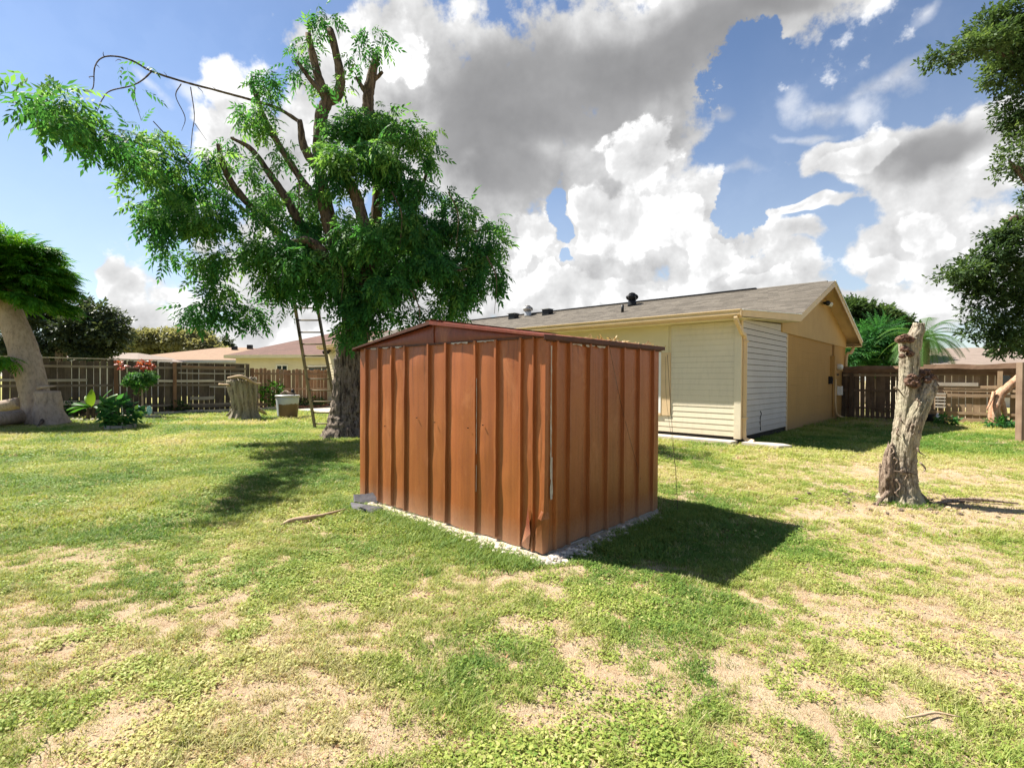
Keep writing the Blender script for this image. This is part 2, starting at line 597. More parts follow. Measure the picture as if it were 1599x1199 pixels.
M_STUC = stucco()


def shingle_mat(name, c1, c2, c3):
    m, n, bs = material(name)
    u = n.new('ShaderNodeUVMap').outputs[0]
    sp = n.new('ShaderNodeSeparateXYZ'); n.l.new(u, sp.inputs[0])
    row = n.math('FLOOR', sp.outputs[1])
    cx = n.math('ADD', n.math('MULTIPLY', sp.outputs[0], 3.2), n.math('MULTIPLY', row, 0.37))
    cell = n.math('FLOOR', cx)
    cb = n.new('ShaderNodeCombineXYZ'); n.l.new(cell, cb.inputs[0]); n.l.new(row, cb.inputs[1])
    wn = n.new('ShaderNodeTexWhiteNoise', noise_dimensions='2D'); n.l.new(cb.outputs[0], wn.inputs['Vector'])
    big = n.noise(n.scaled(u, 0.35, 0.12, 1), 1.0, 5, 0.6)
    fine = n.noise(n.scaled(u, 12, 6, 1), 1.0, 5, 0.75)
    k = n.math('ADD', n.math('MULTIPLY', wn.outputs[0], 0.5), n.math('MULTIPLY', big, 0.5))
    col = n.mix(n.remap(k, 0.2, 0.8), c1, c2)
    col = n.mix(n.math('MULTIPLY', n.remap(fine, 0.4, 0.75), 0.6), col, c3)
    slot = n.remap(n.math('FRACT', cx), 0.0, 0.05, 0.35, 0.0)
    col = n.mix(slot, col, (0.02, 0.018, 0.016))
    n.put(bs.inputs['Base Color'], col)
    bs.inputs['Roughness'].default_value = 0.95
    n.put(bs.inputs['Normal'], n.bump(n.math('ADD', fine, wn.outputs[0]), 0.5, 0.01))
    return m


M_SHING = shingle_mat('weathered_shingle', (0.085, 0.071, 0.054), (0.175, 0.150, 0.118), (0.055, 0.046, 0.038))
M_SHRED = shingle_mat('red_brown_shingle', (0.085, 0.040, 0.028), (0.125, 0.060, 0.043), (0.16, 0.10, 0.08))
M_SHOR = shingle_mat('orange_shingle', (0.22, 0.135, 0.08), (0.27, 0.165, 0.098), (0.18, 0.125, 0.082))
M_SHTAN = shingle_mat('tan_shingle', (0.19, 0.145, 0.115), (0.24, 0.185, 0.15), (0.15, 0.115, 0.09))


def wood(name, c1, c2, c3, axis='z', scale=1.0, rough=0.9):
    m, n, bs = material(name)
    ob = n.new('ShaderNodeTexCoord').outputs['Object']
    rnd = n.new('ShaderNodeObjectInfo').outputs['Random']
    off = n.new('ShaderNodeVectorMath', operation='SCALE'); off.inputs[0].default_value = (3.1, 5.3, 7.7)
    n.l.new(n.math('MULTIPLY', rnd, 9.0), off.inputs['Scale'])
    P = n.vmath('ADD', ob, off.outputs[0])
    st = {'z': (22, 22, 1.2), 'x': (1.2, 22, 22), 'y': (22, 1.2, 22)}[axis]
    g = n.noise(n.scaled(P, *[s * scale for s in st]), 1.0, 6, 0.7, 0.6)
    b = n.noise(P, 2.3, 4, 0.6)
    col = n.mix(n.remap(g, 0.3, 0.7), c1, c2)
    col = n.mix(n.math('MULTIPLY', n.remap(b, 0.4, 0.7), 0.6), col, c3)
    # each board its own tone
    v = n.remap(n.math('FRACT', n.math('MULTIPLY', rnd, 7.31)), 0, 1, 0.68, 1.25)
    hsv = n.new('ShaderNodeHueSaturation')
    n.l.new(col, hsv.inputs['Color']); n.l.new(v, hsv.inputs['Value'])
    n.put(bs.inputs['Base Color'], hsv.outputs[0])
    bs.inputs['Roughness'].default_value = rough
    bs.inputs['Specular IOR Level'].default_value = 0.2
    n.put(bs.inputs['Normal'], n.bump(g, 0.6, 0.006))
    return m


M_FOLD = wood('grey_weathered_wood', (0.125, 0.094, 0.068), (0.062, 0.047, 0.035), (0.17, 0.135, 0.10))
M_FNEW = wood('red_brown_wood', (0.36, 0.20, 0.12), (0.23, 0.12, 0.07), (0.40, 0.26, 0.17))
M_FDARK = wood('dark_brown_wood', (0.13, 0.085, 0.055), (0.07, 0.046, 0.032), (0.20, 0.14, 0.09))
M_FTAN = wood('tan_fence_wood', (0.31, 0.215, 0.13), (0.205, 0.14, 0.085), (0.37, 0.275, 0.18))
M_POST = wood('brown_post_wood', (0.30, 0.165, 0.095), (0.20, 0.11, 0.065), (0.34, 0.21, 0.13))
M_RAIL = wood('pale_rail_wood', (0.30, 0.25, 0.195), (0.19, 0.15, 0.115), (0.36, 0.31, 0.25), 'y')
M_LADDER = wood('weathered_ladder_wood', (0.21, 0.165, 0.11), (0.12, 0.09, 0.06), (0.27, 0.22, 0.16))
M_BARKCAP = wood('bark_cap_wood', (0.22, 0.145, 0.095), (0.12, 0.065, 0.04), (0.33, 0.21, 0.14), 'x', 0.5)


def bark(name, c1, c2, c3, scale=1.0, stretch=(9, 9, 1.6), moss=None, strength=1.0, dist=0.03):
    m, n, bs = material(name)
    P = n.obj()
    q = n.scaled(P, *[s * scale for s in stretch])
    a = n.noise(q, 1.0, 7, 0.65, 0.8)
    f = n.noise(n.scaled(P, 30 * scale, 30 * scale, 12 * scale), 1.0, 6, 0.7)
    b = n.noise(P, 1.8, 4, 0.6)
    col = n.mix(n.math('MULTIPLY', n.remap(b, 0.42, 0.62), 0.65), c2, c3)
    col = n.mix(n.remap(a, 0.40, 0.54), c1, col)
    col = n.mix(n.math('MULTIPLY', n.remap(f, 0.46, 0.66), 0.6), col, tuple(x * 0.4 for x in c1))
    if moss:
        g = n.noise(P, 3.1, 5, 0.6)
        col = n.mix(n.math('MULTIPLY', n.remap(g, 0.42, 0.62), 0.7), col, moss)
    n.put(bs.inputs['Base Color'], col)
    bs.inputs['Roughness'].default_value = 0.95
    bs.inputs['Specular IOR Level'].default_value = 0.15
    h = n.math('ADD', n.math('MULTIPLY', a, 1.0), n.math('MULTIPLY', f, 0.35))
    n.put(bs.inputs['Normal'], n.bump(h, strength, dist))
    return m


M_BARK = bark('grey_furrowed_bark', (0.045, 0.034, 0.026), (0.24, 0.19, 0.15), (0.16, 0.13, 0.105), 1.5)
M_LIMB = bark('brown_limb_bark', (0.05, 0.036, 0.027), (0.17, 0.125, 0.09), (0.115, 0.085, 0.065), 1.6)
M_PALEBARK = bark('smooth_pale_bark', (0.36, 0.27, 0.21), (0.42, 0.325, 0.26), (0.32, 0.25, 0.20), 0.5, strength=0.3, dist=0.008)
M_STUMPB = bark('dead_stump_wood', (0.15, 0.115, 0.08), (0.44, 0.37, 0.28), (0.39, 0.325, 0.245), 3.0, (9, 9, 1.6), moss=(0.38, 0.35, 0.24))
M_DEAD = bark('split_dead_wood', (0.13, 0.09, 0.065), (0.34, 0.26, 0.195), (0.27, 0.20, 0.145), 2.2, (12, 12, 2))
M_BURL = bark('red_brown_burl', (0.06, 0.032, 0.022), (0.26, 0.165, 0.12), (0.18, 0.095, 0.065), 3.5, (8, 8, 8))
M_GREYSTUMP = bark('grey_green_stump', (0.085, 0.068, 0.047), (0.38, 0.32, 0.24), (0.30, 0.25, 0.185), 1.3, (7, 7, 1.0), moss=(0.26, 0.235, 0.16))
M_CUT = simple('sawn_wood', (0.46, 0.34, 0.22), (0.32, 0.22, 0.14), 9, 0.9, bump=0.4)
M_DRIFT = bark('red_peeling_wood', (0.38, 0.20, 0.12), (0.52, 0.36, 0.25), (0.46, 0.26, 0.16), 1.2, (6, 6, 3))


def leafmat(name, c1, c2, c3=None, trans=0.45, rough=0.45, attr='tint', atype='GEOMETRY', spec=0.35):
    m = bpy.data.materials.new(name)
    m.use_nodes = True
    n = NT(m.node_tree)
    n.n.clear()
    t = n.attr(attr, atype)
    cr = n.new('ShaderNodeValToRGB')
    n.l.new(t, cr.inputs[0])
    e = cr.color_ramp.elements
    e[0].color = (*c1, 1); e[1].color = (*(c3 or c2), 1)
    if c3:
        k = cr.color_ramp.elements.new(0.6); k.color = (*c2, 1)
    col = cr.outputs[0]
    bs = n.new('ShaderNodeBsdfPrincipled')
    n.l.new(col, bs.inputs['Base Color'])
    bs.inputs['Roughness'].default_value = rough
    bs.inputs['Specular IOR Level'].default_value = spec
    tr = n.new('ShaderNodeBsdfTranslucent')
    tc_ = n.mix(0.5, col, n.vmath('MULTIPLY', col, (1.9, 1.7, 0.6)))
    n.l.new(tc_, tr.inputs[0])
    mx = n.new('ShaderNodeMixShader')
    mx.inputs[0].default_value = trans
    n.l.new(bs.outputs[0], mx.inputs[1]); n.l.new(tr.outputs[0], mx.inputs[2])
    o = n.new('ShaderNodeOutputMaterial'); n.l.new(mx.outputs[0], o.inputs[0])
    return m


M_LEAF = leafmat('bright_tree_leaf', (0.020, 0.088, 0.026), (0.052, 0.18, 0.045), (0.18, 0.34, 0.085), trans=.5, rough=.6, spec=.2)
M_FERN = leafmat('feathery_leaf', (0.022, 0.105, 0.010), (0.055, 0.19, 0.014), (0.15, 0.31, 0.025), trans=.45, rough=.6, spec=.2)
M_DARKLEAF = leafmat('dark_oak_leaf', (0.030, 0.062, 0.022), (0.065, 0.115, 0.038), (0.14, 0.205, 0.075), trans=0.45, rough=.55, spec=.25)
M_SAGE = leafmat('olive_far_leaf', (0.15, 0.165, 0.075), (0.24, 0.24, 0.125), (0.32, 0.31, 0.18), trans=0.4)
M_OLIVEDK = leafmat('dark_far_leaf', (0.03, 0.05, 0.028), (0.06, 0.085, 0.04), (0.11, 0.13, 0.06), trans=0.3)
M_PALM = leafmat('palm_leaf', (0.04, 0.11, 0.022), (0.085, 0.185, 0.035), (0.20, 0.30, 0.065), trans=0.4)
M_REDLEAF = leafmat('red_leaf', (0.22, 0.03, 0.02), (0.38, 0.07, 0.035), (0.42, 0.13, 0.05), trans=0.35)
M_BANANA = leafmat('banana_leaf', (0.03, 0.11, 0.02), (0.06, 0.18, 0.02), (0.25, 0.42, 0.03), trans=0.5)
M_SLATE = simple('grey_slate', (0.13, 0.125, 0.135), (0.06, 0.058, 0.065), 12, 0.7, bump=0.4)
M_TRIM_O = simple('ochre_gable_paint', (0.52, 0.34, 0.14), (0.47, 0.30, 0.12), 2, 0.7, bump=0.15)
M_BRICK = simple('dull_red_brick', (0.28, 0.13, 0.085), (0.20, 0.10, 0.07), 20, 0.9, bump=0.3)
M_DRYLEAF = leafmat('dry_leaf', (0.35, 0.25, 0.12), (0.5, 0.38, 0.18), (0.25, 0.14, 0.07), trans=.2)

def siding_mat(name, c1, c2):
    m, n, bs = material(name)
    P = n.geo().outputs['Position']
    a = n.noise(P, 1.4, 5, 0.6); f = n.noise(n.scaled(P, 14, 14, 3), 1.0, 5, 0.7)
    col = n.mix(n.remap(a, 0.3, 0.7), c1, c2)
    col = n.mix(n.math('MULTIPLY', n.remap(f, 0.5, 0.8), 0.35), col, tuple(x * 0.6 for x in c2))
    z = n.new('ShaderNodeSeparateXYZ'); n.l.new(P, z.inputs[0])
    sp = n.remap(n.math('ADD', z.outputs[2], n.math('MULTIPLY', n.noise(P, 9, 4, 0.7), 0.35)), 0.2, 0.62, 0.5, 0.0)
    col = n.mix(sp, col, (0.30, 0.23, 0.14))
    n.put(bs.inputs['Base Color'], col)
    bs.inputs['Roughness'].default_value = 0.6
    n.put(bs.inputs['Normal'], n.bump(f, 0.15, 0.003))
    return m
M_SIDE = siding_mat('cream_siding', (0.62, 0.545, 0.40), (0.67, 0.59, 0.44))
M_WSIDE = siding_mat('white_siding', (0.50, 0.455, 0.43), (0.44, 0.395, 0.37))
M_POSTB = wood('weathered_post_wood', (0.20, 0.135, 0.09), (0.12, 0.08, 0.055), (0.27, 0.20, 0.14))

# ------------------------------------------------------------------ shed frame, house frame
TH = 0.8203
AX = np.array([-sin(TH), cos(TH)])
BX = np.array([cos(TH), sin(TH)])
SH = Frame((0.2686, 4.10), AX, BX)
HS = Frame((5.176, 11.373), AX, BX)
SL, SW, EZ, RZ = 2.88, 1.99, 1.80, 2.01          # shed length, width, eave, ridge

# ------------------------------------------------------------------ ground
BARE = [(130, 985, .9, .5), (60, 960, .7, .3), (520, 960, .9, .22), (470, 1060, .35, .25), (640, 1130, .42, .22), (130, 1150, .3, .2), (560, 1000, .5, .2),
        (1380, 960, .7, .35), (1520, 1020, .7, .3), (1230, 1110, .35, .25), (1120, 1010, .4, .2), (1560, 905, 1.3, .5), (900, 1010, .4, .2), (1180, 1150, .3, .2),
        (1500, 800, 1.4, .7), (1420, 740, 1.6, .8), (1560, 690, 2.2, .8), (1130, 848, .35, .2), (1010, 880, .35, .18),
        (960, 1060, .35, .2), (820, 1110, .3, .2), (120, 870, 1.0, .4), (1440, 860, 1.0, .3), (1340, 800, .9, .4), (700, 960, .4, .2), (780, 905, .5, .2)]
_bc = [(ground(u, v)[:2], a, b) for u, v, a, b in BARE]


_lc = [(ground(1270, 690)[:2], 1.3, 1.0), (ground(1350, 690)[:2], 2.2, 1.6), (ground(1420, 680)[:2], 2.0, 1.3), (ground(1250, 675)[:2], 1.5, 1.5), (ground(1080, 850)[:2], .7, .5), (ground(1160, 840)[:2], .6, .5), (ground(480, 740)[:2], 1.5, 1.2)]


def shade_green(xy):
    """greener, closer turf painted where house, shed and tree shade the lawn"""
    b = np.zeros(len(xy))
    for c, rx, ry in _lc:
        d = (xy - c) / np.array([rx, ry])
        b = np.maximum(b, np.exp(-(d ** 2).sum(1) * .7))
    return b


def bareness(xy):
    """0 where the turf is closed, 1 on open sand"""
    b = np.zeros(len(xy))
    wob = np.stack([fbm(xy * 1.7 + 5, 4) - .5, fbm(xy * 1.7 + 40, 4) - .5], -1) * 1.1
    for c, rx, ry in _bc:
        d = (xy + wob * min(rx, .9) - c) / np.array([rx, ry])
        b = np.maximum(b, np.exp(-(d ** 2).sum(1) * 0.9))
    dist = np.hypot(xy[:, 0], xy[:, 1])
    nz = fbm(xy * 1.3 + 91, 5, 0.6)
    nf = fbm(xy * 6.0 + 3, 3, 0.6)
    left = np.clip((-xy[:, 0] - 0.5) / 4, 0, 1) * np.clip((dist - 4) / 5, 0, 1)      # lusher lawn on the left
    v = b * 0.56 + (nz - 0.52) * .65 + (nf - .5) * 1.2 + (fbm(xy * 15 + 8, 2) - .5) * 1.5 - left * 0.30 + .14
    v = v + 0.20 * np.clip((xy[:, 0]) / 5, 0, 1) - 0.8 * shade_green(xy)
    return np.clip(v, 0, 1)


def axis_steps(lo, hi, inner_lo, inner_hi, fine, grow=1.12):
    pts = list(np.arange(inner_lo, inner_hi + 1e-6, fine))
    s = fine; x = inner_hi
    while x < hi:
        s *= grow; x += s; pts.append(min(x, hi))
    s = fine; x = inner_lo; neg = []
    while x > lo:
        s *= grow; x -= s; neg.append(max(x, lo))
    return np.array(neg[::-1] + pts)


xs = axis_steps(-1200, 1200, -9, 9, 0.07)
ys = axis_steps(-400, 1600, 0.4, 11, 0.07)
GX, GY = np.meshgrid(xs, ys)
gxy = np.stack([GX.ravel(), GY.ravel()], 1)
gb = bareness(gxy)
near = np.exp(-np.maximum(np.hypot(gxy[:, 0], gxy[:, 1] - 4) - 9, 0) / 4)
gz = ((fbm(gxy * 0.6, 3) - .5) * 0.05 + (fbm(gxy * 5, 4) - .5) * 0.03 + (fbm(gxy * 19, 2) - .5) * 0.012) * near - 0.012


def ground_z(xy):
    nr = np.exp(-np.maximum(np.hypot(xy[:, 0], xy[:, 1] - 4) - 9, 0) / 4)
    return ((fbm(xy * 0.6, 3) - .5) * 0.05 + (fbm(xy * 5, 4) - .5) * 0.03 + (fbm(xy * 19, 2) - .5) * 0.012) * nr - 0.012


nx, ny = len(xs), len(ys)
idx = np.arange(nx * ny).reshape(ny, nx)
Q = np.stack([idx[:-1, :-1].ravel(), idx[:-1, 1:].ravel(), idx[1:, 1:].ravel(), idx[1:, :-1].ravel()], 1)

m, n, bs = material('sandy_soil_and_turf')
P = n.geo().outputs['Position']
bare = n.attr('bare')
f1 = n.noise(P, 3.2, 6, 0.65); f2 = n.noise(P, 26, 6, 0.7); f3 = n.noise(P, 130, 3, 0.7)
sand = n.mix(n.remap(f1, 0.3, 0.7), (0.37, 0.275, 0.175), (0.44, 0.345, 0.23))
sand = n.mix(n.math('MULTIPLY', n.remap(f2, 0.5, 0.72), 0.5), sand, (0.24, 0.165, 0.10))
sand = n.mix(n.math('MULTIPLY', n.remap(f3, 0.6, 0.7), 0.45), sand, (0.16, 0.11, 0.07))
turf = n.mix(n.remap(f1, 0.3, 0.7), (0.27, 0.28, 0.07), (0.31, 0.31, 0.085))
thatch = n.mix(n.remap(f2, 0.35, 0.65), (0.33, 0.27, 0.145), (0.17, 0.155, 0.07))
turf = n.mix(n.remap(n.noise(P, 55, 5, 0.75), 0.42, 0.6), turf, thatch)
k = n.remap(n.math('ADD', bare, n.math('MULTIPLY', n.math('SUBTRACT', f2, 0.5), 0.7)), 0.05, 0.50, 0, 1, True)
n.put(bs.inputs['Base Color'], n.mix(k, turf, sand))
bs.inputs['Roughness'].default_value = 1.0
bs.inputs['Specular IOR Level'].default_value = 0.05
n.put(bs.inputs['Normal'], n.bump(n.math('ADD', f2, n.math('MULTIPLY', f3, 0.6)), 0.9, 0.02))
g = add('ground', mesh_quads('ground', np.c_[gxy, gz], Q, m, True, {'bare': gb}), kind='structure')

# ------------------------------------------------------------------ metal shed
shed = thing('metal_shed', 'rust-brown ribbed metal garden shed with a low gable roof standing on the lawn', 'shed', SH.p(0, 0, 0))


def wall_panel(frame, along, out, a0, a1, z0, z1, bulge=0.012, seed=0, dent=0.01, skirt=0.02):
    """a thin pressed sheet between two ribs. along='s' or 'r'; out = outward sign on the other axis, off = plane position"""
    nxp, nzp = 9, 30
    V = []
    for side in (0, 1):
        for j in range(nzp + 1):
            for i in range(nxp + 1):
                u_, t_ = i / nxp, j / nzp
                a = a0 + (a1 - a0) * u_
                z = z0 + (z1 - z0) * t_
                if j == 0: z += skirt * (fbm(np.array([[a * 9, seed, 0.3]]), 3)[0] - .5) * 2
                d = bulge * sin(pi * u_) ** 0.8 * (0.55 + 0.9 * fbm(np.array([[seed * 3.1, t_ * 2.2, u_ * .8]]), 2)[0]) * min(1, (1 - t_) * 9 + .1)
                d += dent * (fbm(np.array([[a * 3.0, z * 2.4, seed * 1.7]]), 3)[0] - .5) * 2 * sin(pi * u_)
                d -= side * 0.002
                o = out[0] * d + out[1]
                V.append(frame.p(a, o, z) if along == 's' else frame.p(o, a, z))
    F = []
    W = nxp + 1; NN = W * (nzp + 1)
    for j in range(nzp):
        for i in range(nxp):
            a = j * W + i
            F.append((a, a + 1, a + 1 + W, a + W))
            F.append((NN + a, NN + a + W, NN + a + W + 1, NN + a + 1))
    return V, F


def rib(frame, along, out, a, z0, z1, wd=0.022, pr=0.028, seed=0):
    nz = 22
    prof = [(-wd / 2 - .006, 0), (-wd / 2, pr), (wd / 2, pr), (wd / 2 + .006, 0)]
    V = []
    for j in range(nz + 1):
        t = j / nz
        z = z0 + (z1 - z0) * t
        wob = 0.003 * (fbm(np.array([[seed * 7.7, t * 4, 0]]), 2)[0] - .5) * 2
        po = 1 + 0.25 * (fbm(np.array([[seed * 3.7, t * 6, 5]]), 2)[0] - .5) * 2
        for (da, do) in prof:
            o = out[1] + out[0] * (do * po + (0.003 if do > 0 else -0.006))
            V.append(frame.p(a + da + wob, o, z) if along == 's' else frame.p(o, a + da + wob, z))
    F = []
    for j in range(nz):
        for i in range(3):
            q = j * 4 + i
            F.append((q, q + 1, q + 5, q + 4))
    F += [(0, 1, 2, 3), (nz * 4, nz * 4 + 1, nz * 4 + 2, nz * 4 + 3)]
    return V, F


# slab under the shed
part('slab', *SH.box(-0.0, SL, 0.0, SW, -0.05, 0.012), M_CONC, shed)
front = [0.0, 0.108, 0.252, 0.547, 0.819, 1.245, 1.521, 1.935, 2.183, 2.45, 2.727, SL]
for i in range(len(front) - 1):
    V, F = wall_panel(SH, 's', (-1, 0.0), front[i], front[i + 1], 0.018, EZ - 0.005, bulge=0.005 + 0.018 * (front[i + 1] - front[i]), seed=i, dent=0.012, skirt=0.022)
    part('wall_panel', V, F, M_SHED, shed, True)
for i, a in enumerate(front[1:-1]):
    V, F = rib(SH, 's', (-1, 0.0), a, 0.015 + 0.012 * (i % 3), EZ - 0.004, seed=i, wd=0.024 if i != 0 else 0.014)
    part('rib', V, F, M_SHED, shed)
side = [0.0, 0.129, 0.317, 0.617, 0.916, 1.22, 1.521, 1.835, SW]
for i in range(len(side) - 1):
    V, F = wall_panel(SH, 'r', (-1, 0.0), side[i], side[i + 1], 0.018, EZ - 0.02, bulge=0.006, seed=30 + i, dent=0.004, skirt=0.02)
    part('wall_panel', V, F, M_SHED, shed, True)
for i, a in enumerate(side[1:-1]):
    V, F = rib(SH, 'r', (-1, 0.0), a, 0.018, EZ - 0.02, seed=50 + i)
    part('rib', V, F, M_SHED, shed)
# far walls: plain ribbed sheet
for i in range(6):
    V, F = wall_panel(SH, 's', (1, SW), SL * i / 6, SL * (i + 1) / 6, 0.04, EZ, seed=70 + i); part('wall_panel', V, F, M_SHED, shed, True)
for i in range(5):
    V, F = wall_panel(SH, 'r', (1, SL), SW * i / 5, SW * (i + 1) / 5, 0.04, EZ, seed=80 + i); part('wall_panel', V, F, M_SHED, shed, True)
# corner angle: dented low down, gaping seam on the shaded side
cz = [0.02, 0.12, 0.22, 0.30, 0.36, 0.45, 0.62, 0.9, 1.3, EZ - 0.01]
w1 = [.105, .10, .075, .035, .022, .05, .06, .055, .055, .055]
o1 = [.035, .040, .050, .060, .022, .014, .010, .006, .006, .006]
V = []
for z, a, o in zip(cz, w1, o1):
    V += [SH.p(a, -0.004, z), SH.p(a * .5, -o, z + .01), SH.p(-0.012, -o * .8 - .004, z), SH.p(-0.012 - o * .35, 0.03, z), SH.p(-0.008, 0.055 + .012 * sin(z * 9), z)]
F = [(5 * j + i, 5 * j + i + 1, 5 * j + i + 6, 5 * j + i + 5) for j in range(len(cz) - 1) for i in range(4)]
part('corner_trim', V, F, M_SHED, shed, label='corner angle crumpled outwards near the ground')
V = [SH.p(.25, -.016, .03), SH.p(.14, -.03, .02), SH.p(.10, -.055, .17), SH.p(.13, -.05, .36), SH.p(.155, -.018, .40), SH.p(.19, -.012, .2)]
part('torn_flap', V, [(0, 1, 2), (0, 2, 5), (2, 3, 5), (3, 4, 5)], M_SHED2, shed, label='torn sheet flap lifting beside the corner')
# pale sealant seams
def seam(pts, wd, nrm):
    V, F = [], []
    for i, (a, o, z) in enumerate(pts):
        k = wd * (0.5 + random.random())
        if nrm == 's': V += [SH.p(a - k / 2, o, z), SH.p(a + k / 2, o - .001, z)]
        else: V += [SH.p(o, a - k / 2, z), SH.p(o - .001, a + k / 2, z)]
        if i: F.append((2 * i - 2, 2 * i - 1, 2 * i + 1, 2 * i))
    return V, F
for a, nrm, zz, wd in ((0.800, 's', (0.75, 1.5), .006), (0.800, 's', (.4, .7), .006), (0.060, 'r', (0.62, 1.74), .012), (0.070, 'r', (.45, .85), .026), (0.932, 'r', (1.1, 1.7), .004)):
    zs = np.arange(zz[0], zz[1], 0.05)
    V, F = seam([(a + .004 * (random.random() - .5), -0.016 if nrm == 's' else -0.020, z) for z in zs], wd, nrm)
    part('sealant_seam', V, F, M_SEAM, shed)
for a in (0.63, 0.73, 0.98, 1.1, 2.05, 2.3, 2.55):
    zs = a + np.arange(-.06, .061, .02)
    V, F = [], []
    for i, x in enumerate(zs):
        k = .002 + .013 * random.random()
        V += [SH.p(x, -.024, EZ - .012 - k), SH.p(x, -.022, EZ - .008)]
        if i: F.append((2 * i - 2, 2 * i - 1, 2 * i + 1, 2 * i))
    part('sealant_seam', V, F, M_SEAM, shed)
for a in (0.42, 0.62, 0.80):
    zs = a + np.arange(-.07, .071, .02)
    V, F = [], []
    for i, x in enumerate(zs):
        k = .001 + .014 * random.random()
        V += [SH.p(-.024, x, EZ - .05 - k), SH.p(-.022, x, EZ - .045)]
        if i: F.append((2 * i - 2, 2 * i - 1, 2 * i + 1, 2 * i))
    part('sealant_seam', V, F, M_SEAM, shed)
# screws
for a in front[1:-1]:
    for z in (0.95, 1.0 + 0.3 * random.random()):
        v, f = SH.box(a - .005, a + .005, -.026, -.018, z, z + .01); part('screw', v, f, M_BLACK, shed)
for a, z in ((.7, 1.02), (.9, .98), (1.4, 1.0), (1.7, 1.03), (2.3, .9)):
    v, f = SH.box(a, a + .008, -.035, -.02, z, z + .008); part('screw', v, f, M_BLACK, shed)
# gable, in two sheets with a shallow fold
mid = SL / 2
for s0, s1 in ((0.0, mid), (mid, SL)):
    V = []
    nseg = 8
    for i in range(nseg + 1):
        t = i / nseg; s = s0 + (s1 - s0) * t
        top = EZ + (RZ - EZ - 0.02) * (1 - abs(s - mid) / mid)
        dn = 0.01 * sin(pi * t) * (1 + random.random())
        V += [SH.p(s, -0.006, EZ - 0.012), SH.p(s, -0.012 - dn, (EZ + top) / 2), SH.p(s, -0.006, top)]
    F = []
    for i in range(nseg):
        for j in range(2): F.append((3 * i + j, 3 * i + 3 + j, 3 * i + 4 + j, 3 * i + 1 + j))
    part('gable_panel', V, F, M_SHED2, shed, True)
    V = [SH.p(s0, SW, EZ), SH.p(s1, SW, EZ), SH.p(mid, SW, RZ - .02)]
    part('gable_panel', V, [(0, 1, 2)], M_SHED2, shed)
v, f = SH.box(mid - .006, mid + .006, -.022, -.006, EZ, RZ - .03); part('gable_seam', v, f, M_SHED2, shed)
# header strip under the gable
v, f = SH.box(-0.01, SL + .01, -0.020, -0.002, EZ - 0.016, EZ + 0.004); part('header_strip', v, f, M_TRIMD, shed)
v, f = SH.box(-0.024, -0.004, -0.0, SW, EZ - 0.045, EZ - 0.018); part('header_strip', v, f, M_TRIMD, shed)
# roof sheets, corrugated along the fall
slope = (RZ - EZ) / mid
for sgn in (1, -1):
    V, F = [], []
    nr_, ns_ = 44, 8
    oh = 0.05
    for j in range(nr_ + 1):
        r = -0.066 + (SW + 0.10) * j / nr_
        cz_ = 0.012 * (1 if (j % 6) in (2, 3) else 0)
        for i in range(ns_ + 1):
            t = i / ns_
            s = mid + sgn * (mid + oh) * t
            sag = 0.006 * (fbm(np.array([[r * 2, s * 2, 9]]), 2)[0] - .5)
            V.append(SH.p(s, r, RZ + 0.004 - slope * (mid + oh) * t + cz_ + sag))
    NN = len(V)
    V += [x - np.array([0, 0, .004]) for x in V]
    W = ns_ + 1
    for j in range(nr_):
        for i in range(ns_):
            a = j * W + i
            F.append((a, a + 1, a + 1 + W, a + W)); F.append((NN + a, NN + a + W, NN + a + W + 1, NN + a + 1))
    for i in range(ns_): F.append((i, i + NN, i + 1 + NN, i + 1))
    for j in range(nr_): a = j * W + ns_; F.append((a, a + NN, a + NN + W, a + W))
    part('roof_panel', V, F, M_SHED2, shed)
    # folded verge along the gable and dark eave flashing
    e0, e1 = mid, mid + sgn * (mid + oh)
    z0_, z1_ = RZ + .006, RZ + .006 - slope * (mid + oh)
    a = [SH.p(e0, -.075, z0_ - .03), SH.p(e1, -.075, z1_ - .012), SH.p(e1, -.06, z1_ - .012), SH.p(e0, -.06, z0_ - .03),
         SH.p(e0, -.075, z0_ + .006), SH.p(e1, -.075, z1_ + .006), SH.p(e1, -.06, z1_ + .006), SH.p(e0, -.06, z0_ + .006)]
    part('verge_trim', a, BOXF, M_TRIMD if sgn > 0 else M_SHED2, shed)
    zE = z1_
    lo, hi = sorted((e1 - sgn * .0, e1 + sgn * .006))
    v, f = SH.box(lo, hi, -.074, SW + .035, zE - .030, zE + .008); part('eave_trim', v, f, M_TRIMD, shed)
    lo, hi = sorted((e1, mid + sgn * mid))
    v, f = SH.box(lo + .001, hi - .001, -.02, SW, zE - .034, zE - .028); part('eave_soffit', v, f, M_TRIMD, shed)
# ridge cap
for sgn in (1, -1):
    V = [SH.p(mid, -.05, RZ + .030), SH.p(mid, SW + .04, RZ + .030), SH.p(mid + sgn * .10, SW + .04, RZ + .018), SH.p(mid + sgn * .10, -.05, RZ + .018)]
    part('ridge_cap', V, [(0, 1, 2, 3)], M_SHED2, shed)

